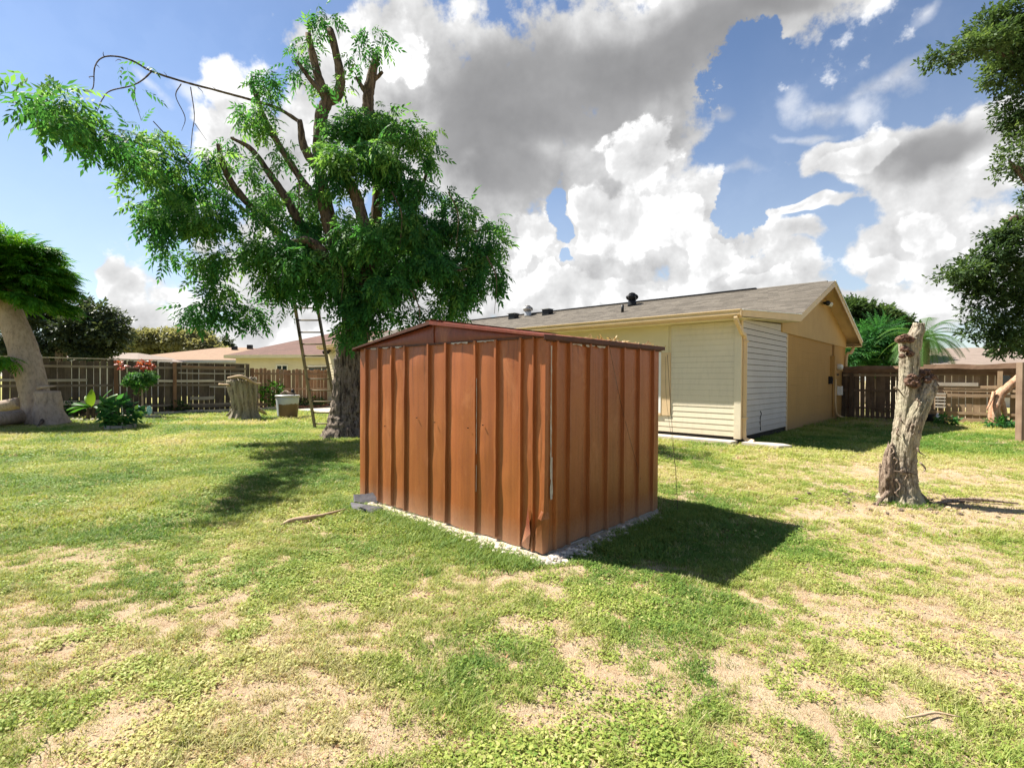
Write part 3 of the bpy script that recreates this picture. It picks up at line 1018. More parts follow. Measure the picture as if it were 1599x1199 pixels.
# crumbled white gravel round the shed foot
def rocks(name, label, cat, pts, mats, sizes, kind='stuff'):
    Vs, Fs, mi, nv = [], [], [], 0
    oc = [np.array(v, float) for v in ((1, 0, 0), (-1, 0, 0), (0, 1, 0), (0, -1, 0), (0, 0, 1), (0, 0, -1))]
    of = [(0, 2, 4), (2, 1, 4), (1, 3, 4), (3, 0, 4), (2, 0, 5), (1, 2, 5), (3, 1, 5), (0, 3, 5)]
    # once-subdivided octahedron
    vv = list(oc); cache = {}; ff = []
    def midp(a, b):
        k = (min(a, b), max(a, b))
        if k not in cache:
            mm = vv[a] + vv[b]; vv.append(mm / np.linalg.norm(mm)); cache[k] = len(vv) - 1
        return cache[k]
    for a, b, c in of:
        x, y, z = midp(a, b), midp(b, c), midp(c, a)
        ff += [(a, x, z), (x, b, y), (z, y, c), (x, y, z)]
    base = np.array(vv)
    for p, s in zip(pts, sizes):
        J = base * (1 + 0.35 * (RNG.random((len(base), 1)) - .5)) * np.array([1, .6 + .5 * RNG.random(), .45 + .35 * RNG.random()]) * s
        a = RNG.random() * 6.28
        R = np.array([[cos(a), -sin(a), 0], [sin(a), cos(a), 0], [0, 0, 1]])
        Vs.append(J @ R.T + p); Fs += [tuple(i + nv for i in f) for f in ff]
        mi += [int(RNG.integers(len(mats)))] * len(ff)
        nv += len(base)
    V = np.vstack(Vs)
    me = mesh_data(name, V, Fs, mats=mats, midx=mi)
    o = add(name, me, kind=kind)
    if kind != 'stuff' or label: tag(o, label, cat)
    return o


M_GRAV1 = simple('white_gravel', (0.66, 0.58, 0.47), (0.50, 0.42, 0.33), 40, 0.9, bump=0.3)
M_GRAV2 = simple('grey_gravel', (0.40, 0.36, 0.32), (0.22, 0.19, 0.165), 40, 0.9, bump=0.3)
pts, sz = [], []
for k in range(3600):
    if random.random() < 0.6:
        s = random.uniform(-.1, SL - .25); r = -0.10 - abs(random.gauss(0, 0.05)) + 0.02
    else:
        r = random.uniform(-.12, SW - .3); s = -0.07 - abs(random.gauss(0, 0.075)) + 0.0
        if random.random() < max(0, (r - .5) * .75): continue
    q = SH.p(s, r, 0)
    s_ = random.choice((.008, .010, .014, .020, .028)) * (1.2 if s < 0 else 1.0)
    q[2] = ground_z(q[None, :2])[0] + 0.006 + (.015 if abs(random.gauss(0, 1)) > 1.2 else 0)
    pts.append(q); sz.append(s_)
rocks('gravel', 'crumbled white gravel along the foot of the shed', 'gravel', pts, [M_GRAV1, M_GRAV1, M_GRAV2], sz)
# loose sand bedding strip beneath it
V, F = [], []
path = [(SL + .02, -.03), (SL, -.14), (2, -.17), (1, -.2), (.3, -.2), (-.12, -.2), (-.2, -.1), (-.17, .3), (-.10, .7), (-.03, SW)]
inner = [(SL, .02), (SL, .0), (2, .0), (1, .0), (.3, .0), (.1, .0), (.0, .1), (.0, .3), (.0, .7), (.0, SW)]
def dens(pl, k=6):
    o = []
    for i in range(len(pl) - 1):
        for j in range(k): t = j / k; o.append(tuple(np.array(pl[i]) * (1 - t) + np.array(pl[i + 1]) * t))
    return o + [pl[-1]]
po, pi_ = dens(path), dens(inner)
for a, b in zip(po, pi_):
    for t in (0, .35, .7, 1):
        c = np.array(a) * (1 - t) + np.array(b) * t
        q = SH.p(c[0], c[1], 0) + np.array([.09, .09, 0]) * (random.random() - .5) * (1 - t)
        q[2] = ground_z(q[None, :2])[0] + (-.012 if t == 0 else .014 + .008 * random.random())
        V.append(q)
for i in range(len(po) - 1):
    for j in range(3): F.append((4 * i + j, 4 * i + j + 1, 4 * i + j + 5, 4 * i + j + 4))
part('sand_bedding', V, F, simple('crumbled_mortar', (0.54, 0.46, 0.36), (0.33, 0.26, 0.18), 30, 1, bump=0.8, bdist=0.01), None, True, kind='structure')

# grey broken slates at the far left corner of the shed
for i, (u, v, wd, ln, tz, rz, lab) in enumerate(((571, 786, .26, .20, .7, .3, 'upright broken grey slate leaning against the left shed corner'),
                                            (561, 796, .24, .16, .15, -.3, 'flat grey slate lying lowest at the left shed corner'),
                                            (578, 799, .22, .14, .35, .8, 'small grey slate tilted nearest the shed wall foot'))):
    p0 = ground(u, v)
    V = []
    nS = 7
    for zz in (0, 0.014):
        for k in range(nS):
            a = 2 * pi * k / nS
            rr_ = 1 + .35 * sin(k * 2.3 + i)
            V.append((wd / 2 * cos(a) * rr_ + (0.01 if zz else 0), ln / 2 * sin(a) * rr_, zz))
    F = [tuple(range(nS - 1, -1, -1)), tuple(range(nS, 2 * nS))] + [(k, (k + 1) % nS, nS + (k + 1) % nS, nS + k) for k in range(nS)]
    o = add('slate', mesh_data('slate', V, F, M_SLATE if i else M_SLATE), loc=(p0[0], p0[1], 0.03 + .02 * (i == 0)), rot=(tz, .1, rz))
    tag(o, lab, 'slate', 'broken slates by the shed corner')

# pale driftwood stick in the grass by the shed
p = [ground(438, 822), ground(455, 816), ground(480, 812), ground(508, 806), ground(540, 797)]
for q in p: q[2] = 0.018
V, F = tube(p, [.008, .028, .030, .018, .008], 9, 24, lambda th, t, b, d: 1 + .4 * (fbm(b * 22, 2) - .5))
o = part('weathered_stick', V, F, M_CUT, None, True); tag(o, 'pale weathered stick lying in the grass left of the shed', 'stick')
p = [ground(1415, 1128), ground(1440, 1124), ground(1462, 1120), ground(1500, 1127)]
for q in p: q[2] = 0.022
V, F = tube(p, [.003, .006, .005, .002], 6, 12)
o = part('fallen_twig', V, F, M_CUT, None, True); tag(o, 'thin pale curved twig lying on the near grass', 'twig')

# ------------------------------------------------------------------ the yellow house
S1, R1, R2 = 19.5, 3.74, 12.15          # length of the siding wing, its depth, back wall of the main block
SEND = 24.3
BR, BZ, RR, RZH, ER, EZH = 3.1, 3.2, 7.26, 4.68, 12.6, 3.0
HB = HS.box


def on_side(u, v, s=0.0):
    """(r, z) where the ray through a pixel meets the plane s=const of the house"""
    d = ray(u, v)
    A2, B2 = HS.A[:2], HS.B[:2]
    r, t = np.linalg.solve(np.array([[B2[0], -d[0]], [B2[1], -d[1]]]), -(HS.O[:2] + A2 * s))
    return r, CAMH + d[2] * t


def on_front(u, v, r=0.0):
    d = ray(u, v)
    A2, B2 = HS.A[:2], HS.B[:2]
    s, t = np.linalg.solve(np.array([[A2[0], -d[0]], [A2[1], -d[1]]]), -(HS.O[:2] + B2 * r))
    return s, CAMH + d[2] * t


house = thing('yellow_house', 'single-storey yellow house with cream siding corner, ochre gable end and grey shingle roof', 'house', HS.p(0, 0, 0))
hp = lambda name, VF, mat, parent=None, **k: part(name, VF[0], VF[1], mat, parent or house, **k)
# core walls (sheathing behind the siding), main block
hp('foundation', HB(0.03, S1, 0.04, R1 + .02, -.05, .16), M_DARKGAP)
hp('sheathing', HB(0.012, S1 - .01, 0.014, R1 + .02, .16, 2.86), M_YEL)
hp('wall', HB(0.0, SEND, R1, R2, -.05, 2.80), M_STUC)
hp('gap_shade_sheet', HB(-.001, .011, .05, R1 - .05, .15, 2.79), M_DARKGAP)  # dark sheets added so the board gaps read as shadow lines
hp('gap_shade_sheet', HB(.12, 1.65, -.001, .013, .54, 2.12), M_DARKGAP)
# siding board: bottom edge proud, top tucked
def siding(frame, along, a0, a1, pitch, plane, sign, gap=.004, lip=.024):
    V = []
    for a in (a0, a1):
        for (o, z) in ((0.0, 0.008), (lip, 0.0), (lip, .010), (0.004, pitch - gap), (0.0, pitch - gap)):
            q = frame.p(a, plane + sign * o, z) if along == 's' else frame.p(plane + sign * o, a, z)
            V.append(q - frame.O)
    F = [(i, (i + 1) % 5, 5 + (i + 1) % 5, 5 + i) for i in range(5)] + [(4, 3, 2, 1, 0), (5, 6, 7, 8, 9)]
    return mesh_data('siding_board', V, F, None)
def boards(along, a0, a1, pitch, plane, sign, z0, n_, mat):
    me = siding(HS, along, a0, a1, pitch, plane, sign, .009 if along == 'r' else .002, .024 if along == 'r' else .013)
    me.materials.append(mat)
    for i in range(n_):
        add('siding_board', me, house, (0, 0, z0 + pitch * i))
boards('s', 0.11, 1.655, .132, 0.0, -1, .54, 17, M_SIDE)
boards('s', 0.11, S1 - .1, .132, 0.0, -1, .144, 3, M_SIDE)
boards('s', 3.25, 8.0, .132, 0.0, -1, .54, 12, M_SIDE)
boards('s', 9.8, S1 - 2.2, .132, 0.0, -1, .54, 12, M_SIDE)
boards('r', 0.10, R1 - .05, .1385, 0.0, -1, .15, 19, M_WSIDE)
hp('corner_trim', HB(-0.03, 0.12, -0.030, 0.0, .10, 2.66), M_SIDE)
hp('corner_trim', HB(-0.03, 0.0, 0.0, 0.10, .10, 2.80), M_TRIM)
hp('vertical_trim', HB(-0.026, 0.0, R1 - .06, R1 + .02, .02, 2.80), M_TRIM)
hp('vertical_trim', HB(1.66, 1.70, -0.022, 0.0, 2.124, 2.84), M_YEL)
hp('upper_panel', HB(1.712, S1, -0.022, 0.0, 2.124, 2.84), M_YEL)
hp('window_casing', HB(1.66, 1.905, -0.035, 0.0, .545, 2.122), M_TRIM)
hp('window_casing', HB(2.98, 3.24, -0.035, 0.0, .545, 2.122), M_TRIM)
hp('window_sill', HB(1.905, 2.98, -0.05, 0.0, .545, .60), M_TRIM)
hp('end_wall', HB(S1 - .012, S1 + .01, -.01, R1, .0, 2.86), M_YEL)
hp('end_trim', HB(S1 - .1, S1 + .02, -.03, 0.0, .05, 2.7), M_YEL)
gl, gn, gb_ = material('dark_window_glass')
gb_.inputs['Base Color'].default_value = (0.02, 0.03, 0.035, 1); gb_.inputs['Roughness'].default_value = 0.05
M_GLASS = gl
def window(s0, s1, z0, z1, rows=4, cols=3):
    wf = part('window', *join([HB(s0, s0 + .06, -.045, .01, z0, z1), HB(s1 - .06, s1, -.045, .01, z0, z1), HB(s0 + .06, s1 - .06, -.045, .01, z0, z0 + .05), HB(s0 + .06, s1 - .06, -.045, .01, z1 - .05, z1),
                               HB(s0 + .06, s1 - .06, -.040, .01, (z0 + z1) / 2 - .025, (z0 + z1) / 2 + .025)]), M_WHITE, house)
    for half in (0, 1):
        a, b = (z0 + .05, (z0 + z1) / 2 - .025) if half == 0 else ((z0 + z1) / 2 + .025, z1 - .05)
        hp('pane', HB(s0 + .06, s1 - .06, -.012, -.004, a, b), M_GLASS, wf)
        for i in range(1, cols):
            x = s0 + .06 + (s1 - s0 - .12) * i / cols
            hp('muntin', HB(x - .009, x + .009, -.022, -.0125, a, b), M_WHITE, wf)
        hp('muntin', HB(s0 + .061, s1 - .061, -.026, -.0135, (a + b) / 2 - .009, (a + b) / 2 + .009), M_WHITE, wf)
window(1.905, 2.98, .60, 2.122)
window(8.1, 9.7, .60, 2.122, cols=4)
window(S1 - 2.15, S1 - 1.25, .62, 2.10)
boards('s', S1 - 1.2, S1 - .1, .132, 0.0, -1, .54, 12, M_YEL)
# soffit, gutter and low porch roof
hp('soffit', HB(-.15, S1, -.44, .0, 2.80, 2.815), M_YEL)
V, F = [], []
prof = [(-.455, 2.83), (-.50, 2.83), (-.545, 2.875), (-.545, 2.92), (-.565, 2.965), (-.565, 2.985), (-.555, 2.985), (-.53, 2.93), (-.50, 2.86), (-.46, 2.86)]
for s in (-.18, S1 + .05):
    V += [HS.p(s, r, z) for r, z in prof]
k = len(prof)
F = [(i, (i + 1) % k, k + (i + 1) % k, k + i) for i in range(k)] + [tuple(range(k - 1, -1, -1)), tuple(range(k, 2 * k))]
part('gutter', V, F, M_TRIM, house)
hp('gutter_end', HB(-.19, -.181, -.56, -.455, 2.835, 2.982), M_TRIM)
hp('fascia', HB(-.18, S1, -.453, -.44, 2.80, 2.97), M_TRIM)
V = [HS.p(-.18, -.47, 2.975), HS.p(S1 + .05, -.47, 2.975), HS.p(S1 + .05, BR, BZ - .01), HS.p(-.49, BR, BZ - .01)]
hp('low_roof', ([x - np.array([0, 0, .03]) for x in V] + V, BOXF), M_SHING)
# rake board of the low roof, a thin pale lip on top
V = [HS.p(-.20, -.46, 2.83), HS.p(-.51, BR, 3.0), HS.p(-.49, BR, 3.0), HS.p(-.18, -.46, 2.83), HS.p(-.20, -.46, 2.962), HS.p(-.51, BR, 3.175), HS.p(-.49, BR, 3.175), HS.p(-.18, -.46, 2.962)]
hp('rake_board', (V, BOXF), M_TRIM)
V = [HS.p(-.215, -.47, 2.965), HS.p(-.525, BR, 3.18), HS.p(-.49, BR, 3.18), HS.p(-.18, -.47, 2.965), HS.p(-.215, -.47, 2.985), HS.p(-.525, BR, 3.20), HS.p(-.49, BR, 3.20), HS.p(-.18, -.47, 2.985)]
hp('drip_edge', (V, BOXF), M_WHITE)
V = [HS.p(-.006, .0, 2.78), HS.p(-.006, R1, 2.78), HS.p(-.006, R1, 2.99), HS.p(-.006, .0, 2.815)]
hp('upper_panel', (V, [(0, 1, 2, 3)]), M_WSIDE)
V = [HS.p(-.18, -.44, 2.805), HS.p(-.49, BR, 2.99), HS.p(0, BR, 2.99), HS.p(0, -.44, 2.805)]
hp('soffit', (V + [x + np.array([0, 0, .01]) for x in V], BOXF), M_YEL)


def course_roof(name, parent, P, s0, s1, r0, z0, r1, z1, courses, mat, seg=1, label=None, lift=.012):
    """stepped shingle courses from (r0,z0) up to (r1,z1)"""
    V, F, UV = [], [], []
    for c in range(courses):
        a, b = c / courses, (c + 1) / courses
        ra, rb = r0 + (r1 - r0) * a, r0 + (r1 - r0) * b
        za, zb = z0 + (z1 - z0) * a, z0 + (z1 - z0) * b
        n0 = len(V)
        V += [P(s0, ra, za), P(s1, ra, za), P(s0, ra, za + lift), P(s1, ra, za + lift), P(s0, rb, zb + .001), P(s1, rb, zb + .001)]
        F += [(n0, n0 + 1, n0 + 3, n0 + 2), (n0 + 2, n0 + 3, n0 + 5, n0 + 4)]
        UV += [(s0, c), (s1, c), (s1, c + .1), (s0, c + .1), (s0, c + .1), (s1, c + .1), (s1, c + .95), (s0, c + .95)]
    o = part(name, V, F, mat, parent, kind='stuff')
    ul = o.data.uv_layers.new(name='UVMap')
    ul.data.foreach_set('uv', np.array(UV, np.float32).ravel())
    return o


rf = hp('roof_deck', ([HS.p(-.48, BR, BZ - .09), HS.p(SEND, BR, BZ - .09), HS.p(SEND, RR, RZH - .05), HS.p(-.48, RR, RZH - .05),
                  HS.p(-.48, BR, BZ - .02), HS.p(SEND, BR, BZ - .02), HS.p(SEND, RR, RZH - .02), HS.p(-.48, RR, RZH - .02)], BOXF), M_TRIM)
hp('roof_deck', ([HS.p(-.48, RR, RZH - .05), HS.p(SEND, RR, RZH - .05), HS.p(SEND, ER, EZH - .06), HS.p(-.48, ER, EZH - .06),
                  HS.p(-.48, RR, RZH - .02), HS.p(SEND, RR, RZH - .02), HS.p(SEND, ER, EZH - .01), HS.p(-.48, ER, EZH - .01)], BOXF), M_TRIM)
course_roof('shingle_slope', rf, HS.p, -.51, SEND + .03, BR, BZ - .012, RR, RZH, 30, M_SHING)
course_roof('shingle_slope', rf, HS.p, -.51, SEND + .03, ER + .02, EZH - .012, RR, RZH, 36, M_SHING)
hp('ridge_cap', ([HS.p(-.3, RR - .13, RZH - .03), HS.p(SEND, RR - .13, RZH - .03), HS.p(SEND, RR + .13, RZH - .03), HS.p(-.3, RR + .13, RZH - .03),
                  HS.p(-.3, RR, RZH + .035), HS.p(SEND, RR, RZH + .035)], [(0, 1, 5, 4), (2, 3, 4, 5), (0, 4, 3), (1, 2, 5), (0, 3, 2, 1)]), M_SHING)
hp('ridge_vent', HB(1.9, SEND - 1, RR - .10, RR + .10, RZH + .02, RZH + .055), M_BLACK)
# gable end
gt = lambda r: (BZ + (RZH - BZ) * (r - BR) / (RR - BR)) if r <= RR else (EZH + (RZH - EZH) * (ER - r) / (ER - RR))
def gable_poly(s, off, zb):
    return [HS.p(s, BR + .05, zb), HS.p(s, BR + .05, gt(BR) - off), HS.p(s, RR, RZH - off), HS.p(s, R2, gt(R2) - off), HS.p(s, R2, zb)]
a, b = gable_poly(-.035, .06, 2.76), gable_poly(0.0, .06, 2.76)
hp('gable_board', (a + b, [(0, 1, 2, 3, 4), (9, 8, 7, 6, 5)] + [(i, 5 + i, 5 + (i + 1) % 5, (i + 1) % 5) for i in range(5)]), M_TRIM_O)
a, b = gable_poly(SEND - .04, .06, 2.7), gable_poly(SEND, .06, 2.7)
hp('gable_board', (a + b, [(0, 1, 2, 3, 4), (9, 8, 7, 6, 5)] + [(i, 5 + i, 5 + (i + 1) % 5, (i + 1) % 5) for i in range(5)]), M_TRIM_O)
for s in (-.50, SEND):
    for (ra, za, rb, zb) in ((BR, BZ, RR, RZH), (RR, RZH, ER, EZH)):
        s2 = s + .02
        V = [HS.p(s, ra, za - .19), HS.p(s, rb, zb - .19), HS.p(s2, rb, zb - .19), HS.p(s2, ra, za - .19), HS.p(s, ra, za - .015), HS.p(s, rb, zb - .015), HS.p(s2, rb, zb - .015), HS.p(s2, ra, za - .015)]
        hp('rake_board', (V, BOXF), M_TRIM)
for (ra, za, rb, zb) in ((RR, RZH, ER, EZH),):
    V = [HS.p(-.53, ra, za - .03), HS.p(-.53, rb, zb - .03), HS.p(-.50, rb, zb - .03), HS.p(-.50, ra, za - .03), HS.p(-.53, ra, za + .02), HS.p(-.53, rb, zb + .02), HS.p(-.50, rb, zb + .02), HS.p(-.50, ra, za + .02)]
    hp('drip_edge', (V, BOXF), M_WHITE)
hp('fascia', HB(-.5, SEND, ER - .02, ER, EZH - .19, EZH - .02), M_TRIM)
hp('soffit', HB(-.48, SEND, R2, ER - .02, EZH - .21, EZH - .19), M_YEL)
hp('soffit', HB(-.48, 0, BR, BR + .02, 2.99, BZ - .1), M_TRIM)
hp('frieze', HB(-.045, -.036, BR + .05, R2, 2.75, 2.79), M_TRIM_O)

# downspout
def pipe(name, pts, rx, mat, parent, sides=4, n=None, label=None):
    V, F = tube(pts, [rx], sides, n or len(pts) * 4)
    return part(name, V, F, mat, parent, sides > 6, label=label)
ds = [HS.p(-.07, -.50, 2.86), HS.p(-.07, -.46, 2.74), HS.p(-.07, -.12, 2.50), HS.p(-.07, .10, 2.38), HS.p(-.07, .12, 1.6), HS.p(-.07, .12, .8), HS.p(-.07, .12, .22), HS.p(-.10, .10, .10), HS.p(-.30, .04, .06)]
pipe('downspout', ds, .052, M_TRIM, house, 4, 60)
for z in (2.3, .55):
    hp('pipe_strap', HB(-.125, -.0, .055, .19, z, z + .04), M_TRIM)
# porch pad and patio
hp('porch_pad', HB(.05, S1 - .2, -.42, .04, -.03, .065), M_CONC)
part('patio', *HS.box(S1 - 4.5, S1 + .0, -2.2, -.43, -.03, .03), M_CONC, None, kind='structure')
o = part('splash_block', [ground(1152, 691) + q for q in (np.array([0, 0, 0]),)] + [], [], M_CONC) if False else None
c = HS.p(-.55, -.12, 0)
V = [HS.p(-.12, -.22, 0), HS.p(-.90, -.30, 0), HS.p(-1.08, -.02, 0), HS.p(-.85, .20, 0), HS.p(-.14, .16, 0)]
o = fix_normals(part('splash_block', V + [x + np.array([0, 0, .06]) for x in V], [(4, 3, 2, 1, 0), (5, 6, 7, 8, 9)] + [(i, (i + 1) % 5, 5 + (i + 1) % 5, 5 + i) for i in range(5)], M_CONC))
tag(o, 'pale concrete splash block under the corner downspout', 'block')
# fittings on the gable wall
r, z = on_side(1299, 556, -.02); r2, z2 = on_side(1299, 592, -.02)
hp('meter_box', HB(-.14, 0.0, r - .14, r + .22, z2, z), M_STUC)
r, z = on_side(1295, 590, -.02)
hp('shutoff_box', HB(-.12, 0.0, r - .06, r + .06, z - .22, z + .05), M_BLACK)
r, z = on_side(1310, 573, -.05)
V, F = tube([HS.p(-.001, r, z), HS.p(-.14, r, z), HS.p(-.18, r, z)], [.11, .11, .06], 14, 6)
part('electric_meter', V, F, M_WHITE, house, True)
r0, z0 = on_side(1304, 585, -.04); r1_, z1_ = on_side(1313, 656, -.04)
pipe('conduit', [HS.p(-.06, r0, z0), HS.p(-.06, r0 - .02, .9), HS.p(-.06, r0 + .03, .5), HS.p(-.07, r0 + .30, .16), HS.p(-.2, r0 + .75, .03)], .032, M_TRIM, house, 8, 20)
hp('conduit_elbow', HB(-.11, 0, r0 - .1, r0 + .3, z0 - .03, z0 + .04), M_BLACK)
r, z = on_side(1311, 613, -.05)
hp('junction_box', HB(-.13, 0.0, r - .17, r + .17, 0.88, 1.22), M_WHITE)
r, z = on_side(1306, 530, -.03)
pipe('service_pipe', [HS.p(-.04, r - .5, 2.74), HS.p(-.04, r - .5, .1)], .03, M_STUC, house, 8, 4)
# corner downspout at the far end
r, z = on_side(1323, 550, -.1)
pipe('downspout', [HS.p(-.25, ER - .1, 2.85), HS.p(-.22, R2 - .1, 2.55), HS.p(-.06, R2 - .15, 2.3), HS.p(-.06, R2 - .15, .1)], .05, M_TRIM, house, 6, 20)
# cable on the white siding
r, z = on_side(1188, 645, -.03)
pipe('cable', [HS.p(-.022, r, z + .05), HS.p(-.03, r + .04, z - .02), HS.p(-.022, r - .02, z - .15), HS.p(-.022, r + .02, .2)], .009, M_BLACK, house, 5, 14)
# flood lamps under the gable
r, z = on_side(1287, 473, -.1)
lamp = part('flood_lamp', *HS.box(-.11, -.036, r - .06, r + .06, z - .05, z + .05), M_TRIM, house)
for dr, mt in ((-.12, M_BLACK), (.14, M_WHITE)):
    V, F = tube([HS.p(-.08, r + dr * .3, z), HS.p(-.14, r + dr, z - .02), HS.p(-.26, r + dr * 1.9, z - .05)], [.03, .05, .085], 12, 8)
    part('lamp_head', V, F, mt, lamp, True)
s, z = on_front(513, 548, -.1)
lamp = part('flood_lamp', *HS.box(s - .07, s + .07, -.09, -.03, z - .05, z + .05), M_BLACK, house)
for dr in (-.14, .14):
    V, F = tube([HS.p(s, -.08, z), HS.p(s + dr, -.14, z - .02), HS.p(s + dr * 1.8, -.26, z - .09)], [.03, .05, .085], 10, 8)
    part('lamp_head', V, F, M_BLACK, lamp, True)


def roof_z(r): return gt(r) + .01
def turbine(s, r, mat, lab, sc=1.0):
    t = part('turbine_vent', *tube([HS.p(s, r, roof_z(r) - .06), HS.p(s, r, roof_z(r) + .20 * sc)], [.19 * sc, .155 * sc], 20, 5), mat, house, True, label=lab)
    c = HS.p(s, r, roof_z(r) + .20 * sc)
    for k in range(22):
        a = 2 * pi * k / 22
        V = []
        for j in range(9):
            q = j / 8
            rad = (.14 + .12 * sin(pi * min(1, q * 1.02)) ** .7 - .11 * q ** 4) * sc
            zz = .30 * q * sc
            for da, dr in ((0, 0), (.21, -.018 * sc)):
                V.append(c + np.array([cos(a + da + q * .25) * (rad + dr), sin(a + da + q * .25) * (rad + dr), zz]))
        F = [(2 * j, 2 * j + 1, 2 * j + 3, 2 * j + 2) for j in range(8)]
        part('vane', V, F, mat, t)
    part('cap', *tube([c + np.array([0, 0, .285 * sc]), c + np.array([0, 0, .325 * sc])], [.14 * sc, .03 * sc], 16, 4), mat, t, True)
    part('inner_drum', *tube([c, c + np.array([0, 0, .28 * sc])], [.12 * sc, .12 * sc], 12, 3), M_BLACK, t, True)
turbine(6.59, 6.75, M_BLACK, 'black turbine vent near the gable')
turbine(12.46, 6.9, M_GALV, 'bare metal turbine vent')
def boxvent(s, r):
    z = roof_z(r)
    b = part('box_vent', *HS.box(s - .20, s + .20, r - .24, r + .1, z - .12, z + .20), M_BLACK, house)
    part('hood', *HS.box(s - .25, s + .25, r - .30, r + .14, z + .201, z + .225), M_GALV, b)
boxvent(13.18, 6.7); boxvent(11.07, 6.8)
pipe('pipe_vent', [HS.p(6.34, 5.57, roof_z(5.57) - .05), HS.p(6.34, 5.57, roof_z(5.57) + .28)], .055, M_BLACK, house, 10, 3)

# ------------------------------------------------------------------ neighbours' houses
def neighbour(name, label, O, A, length, depth_, eave, ridge, hip, roofmat, wallmat, fascia, over=.5, wins=(), courses=22, extras=None):
    A = np.array(A, float); A /= np.linalg.norm(A)
    B = np.array([-A[1], A[0]])                       # away from the camera
    fr = Frame(O, A, B)
    t = thing(name, label, 'house', fr.O)
    pp = lambda nm, VF, mt, par=None: part(nm, VF[0], VF[1], mt, par or t)
    pp('wall', fr.box(0, length, 0, depth_, -.1, eave - .15), wallmat)
    hr = depth_ / 2
    o = over
    # hip roof with fascia all round
    a0, a1, b0, b1 = -o, length + o, -o, depth_ + o
    r0, r1 = (a0 + hip, a1 - hip)
    base = [fr.p(a0, b0, eave), fr.p(a1, b0, eave), fr.p(a1, b1, eave), fr.p(a0, b1, eave), fr.p(r0, hr, ridge), fr.p(r1, hr, ridge)]
    rfm = pp('roof', (base, [(0, 1, 5, 4), (2, 3, 4, 5), (0, 4, 3), (1, 2, 5), (0, 3, 2, 1)]), roofmat)
    ul = rfm.data.uv_layers.new(name='UVMap')
    for poly in rfm.data.polygons:
        for li, vi in zip(poly.loop_indices, poly.vertices):
            q = np.array(rfm.data.vertices[vi].co[:2])
            ul.data[li].uv = (q.dot(A), q.dot(B) * 6)
    pp('fascia', join([fr.box(a0, a1, b0 - .02, b0, eave - .2, eave + .01), fr.box(a0, a1, b1, b1 + .02, eave - .2, eave + .01),
                       fr.box(a0 - .02, a0, b0 - .02, b1 + .02, eave - .2, eave + .01), fr.box(a1, a1 + .02, b0 - .02, b1 + .02, eave - .2, eave + .01)]), fascia)
    for (x, ww, z0, z1) in wins:
        f = pp('window', join([fr.box(x, x + .07, -.05, 0, z0, z1), fr.box(x + ww - .07, x + ww, -.05, 0, z0, z1), fr.box(x + .07, x + ww - .07, -.05, 0, z0, z0 + .07), fr.box(x + .07, x + ww - .07, -.05, 0, z1 - .07, z1), fr.box(x + ww / 2 - .03, x + ww / 2 + .03, -.05, 0, z0 + .07, z1 - .07)]), M_WHITE)
        pp('pane', fr.box(x + .07, x + ww - .07, -.02, -.005, z0 + .07, z1 - .07), M_GLASS, f)
    return t, fr


M_CREAMW = simple('cream_wall_paint', (0.66, 0.60, 0.46), (0.60, 0.54, 0.40), 2, 0.85, bump=.1)
M_GREYW = simple('grey_wall_paint', (0.50, 0.50, 0.48), (0.42, 0.42, 0.40), 2, 0.85, bump=.1)
M_ORW = simple('orange_wall_paint', (0.75, 0.36, 0.05), (0.68, 0.31, 0.04), 2, 0.85, bump=.1)
# red-brown roofed house beyond the fence
nb, fr = neighbour('neighbour_house', 'cream house with a red-brown hip roof beyond the reddish fence', (-19.3, 35.0), (1.0, -.20), 19, 9, 2.95, 5.0, 6.0, M_SHRED, M_CREAMW, M_CREAMW,
               wins=[(3.2, .9, 1.3, 2.3), (5.6, 2.1, 1.2, 2.25), (8.6, .9, 1.1, 2.3), (10.6, 1.5, 1.0, 2.3)])
part('roof_vent', *fr.box(12.3, 12.8, 2.5, 2.9, 4.2, 4.65), M_GALV, nb)
part('wall_lamp', *fr.box(7.9, 8.1, -.2, 0, 2.35, 2.55), M_BLACK, nb)
nb2, fr2 = neighbour('neighbour_house', 'house with an orange shingle roof behind the weathered fence', (-33.5, 42), (1.0, -.12), 15, 10, 2.8, 4.15, 6.5, M_SHOR, M_GREYW, M_GREYW, wins=[(8, 1.2, 1.2, 2.3)])
part('roof_vent', *fr2.box(9.2, 9.6, 4.2, 4.5, 3.95, 4.35), M_BLACK, nb2)
part('roof_vent', *fr2.box(8.0, 8.4, 3.8, 4.1, 3.8, 4.2), M_BLACK, nb2)
nb3, fr3 = neighbour('neighbour_house', 'low grey-roofed house peeping over the fence behind the red-topped shrub', (-36, 36), (1.0, 0), 9, 7, 2.6, 3.3, 3.0, M_SHTAN, M_GREYW, M_GREYW, wins=[(2, 1, 1.2, 2.0)])
nb4, fr4 = neighbour('neighbour_house', 'house with a wide tan shingle roof behind the right fence', (24.5, 29), (1, -.3), 17, 10, 2.35, 3.6, 2.5, M_SHTAN, M_CREAMW, M_CREAMW, wins=[(3, 1.2, 1.0, 2.0)])
nb5, fr5 = neighbour('neighbour_house', 'small orange-yellow house corner showing beneath the palm fronds', (26.4, 31.0), (1, -.25), 1.5, 4, 2.6, 2.95, .7, M_CREAMW, M_ORW, M_CREAMW, over=.25)

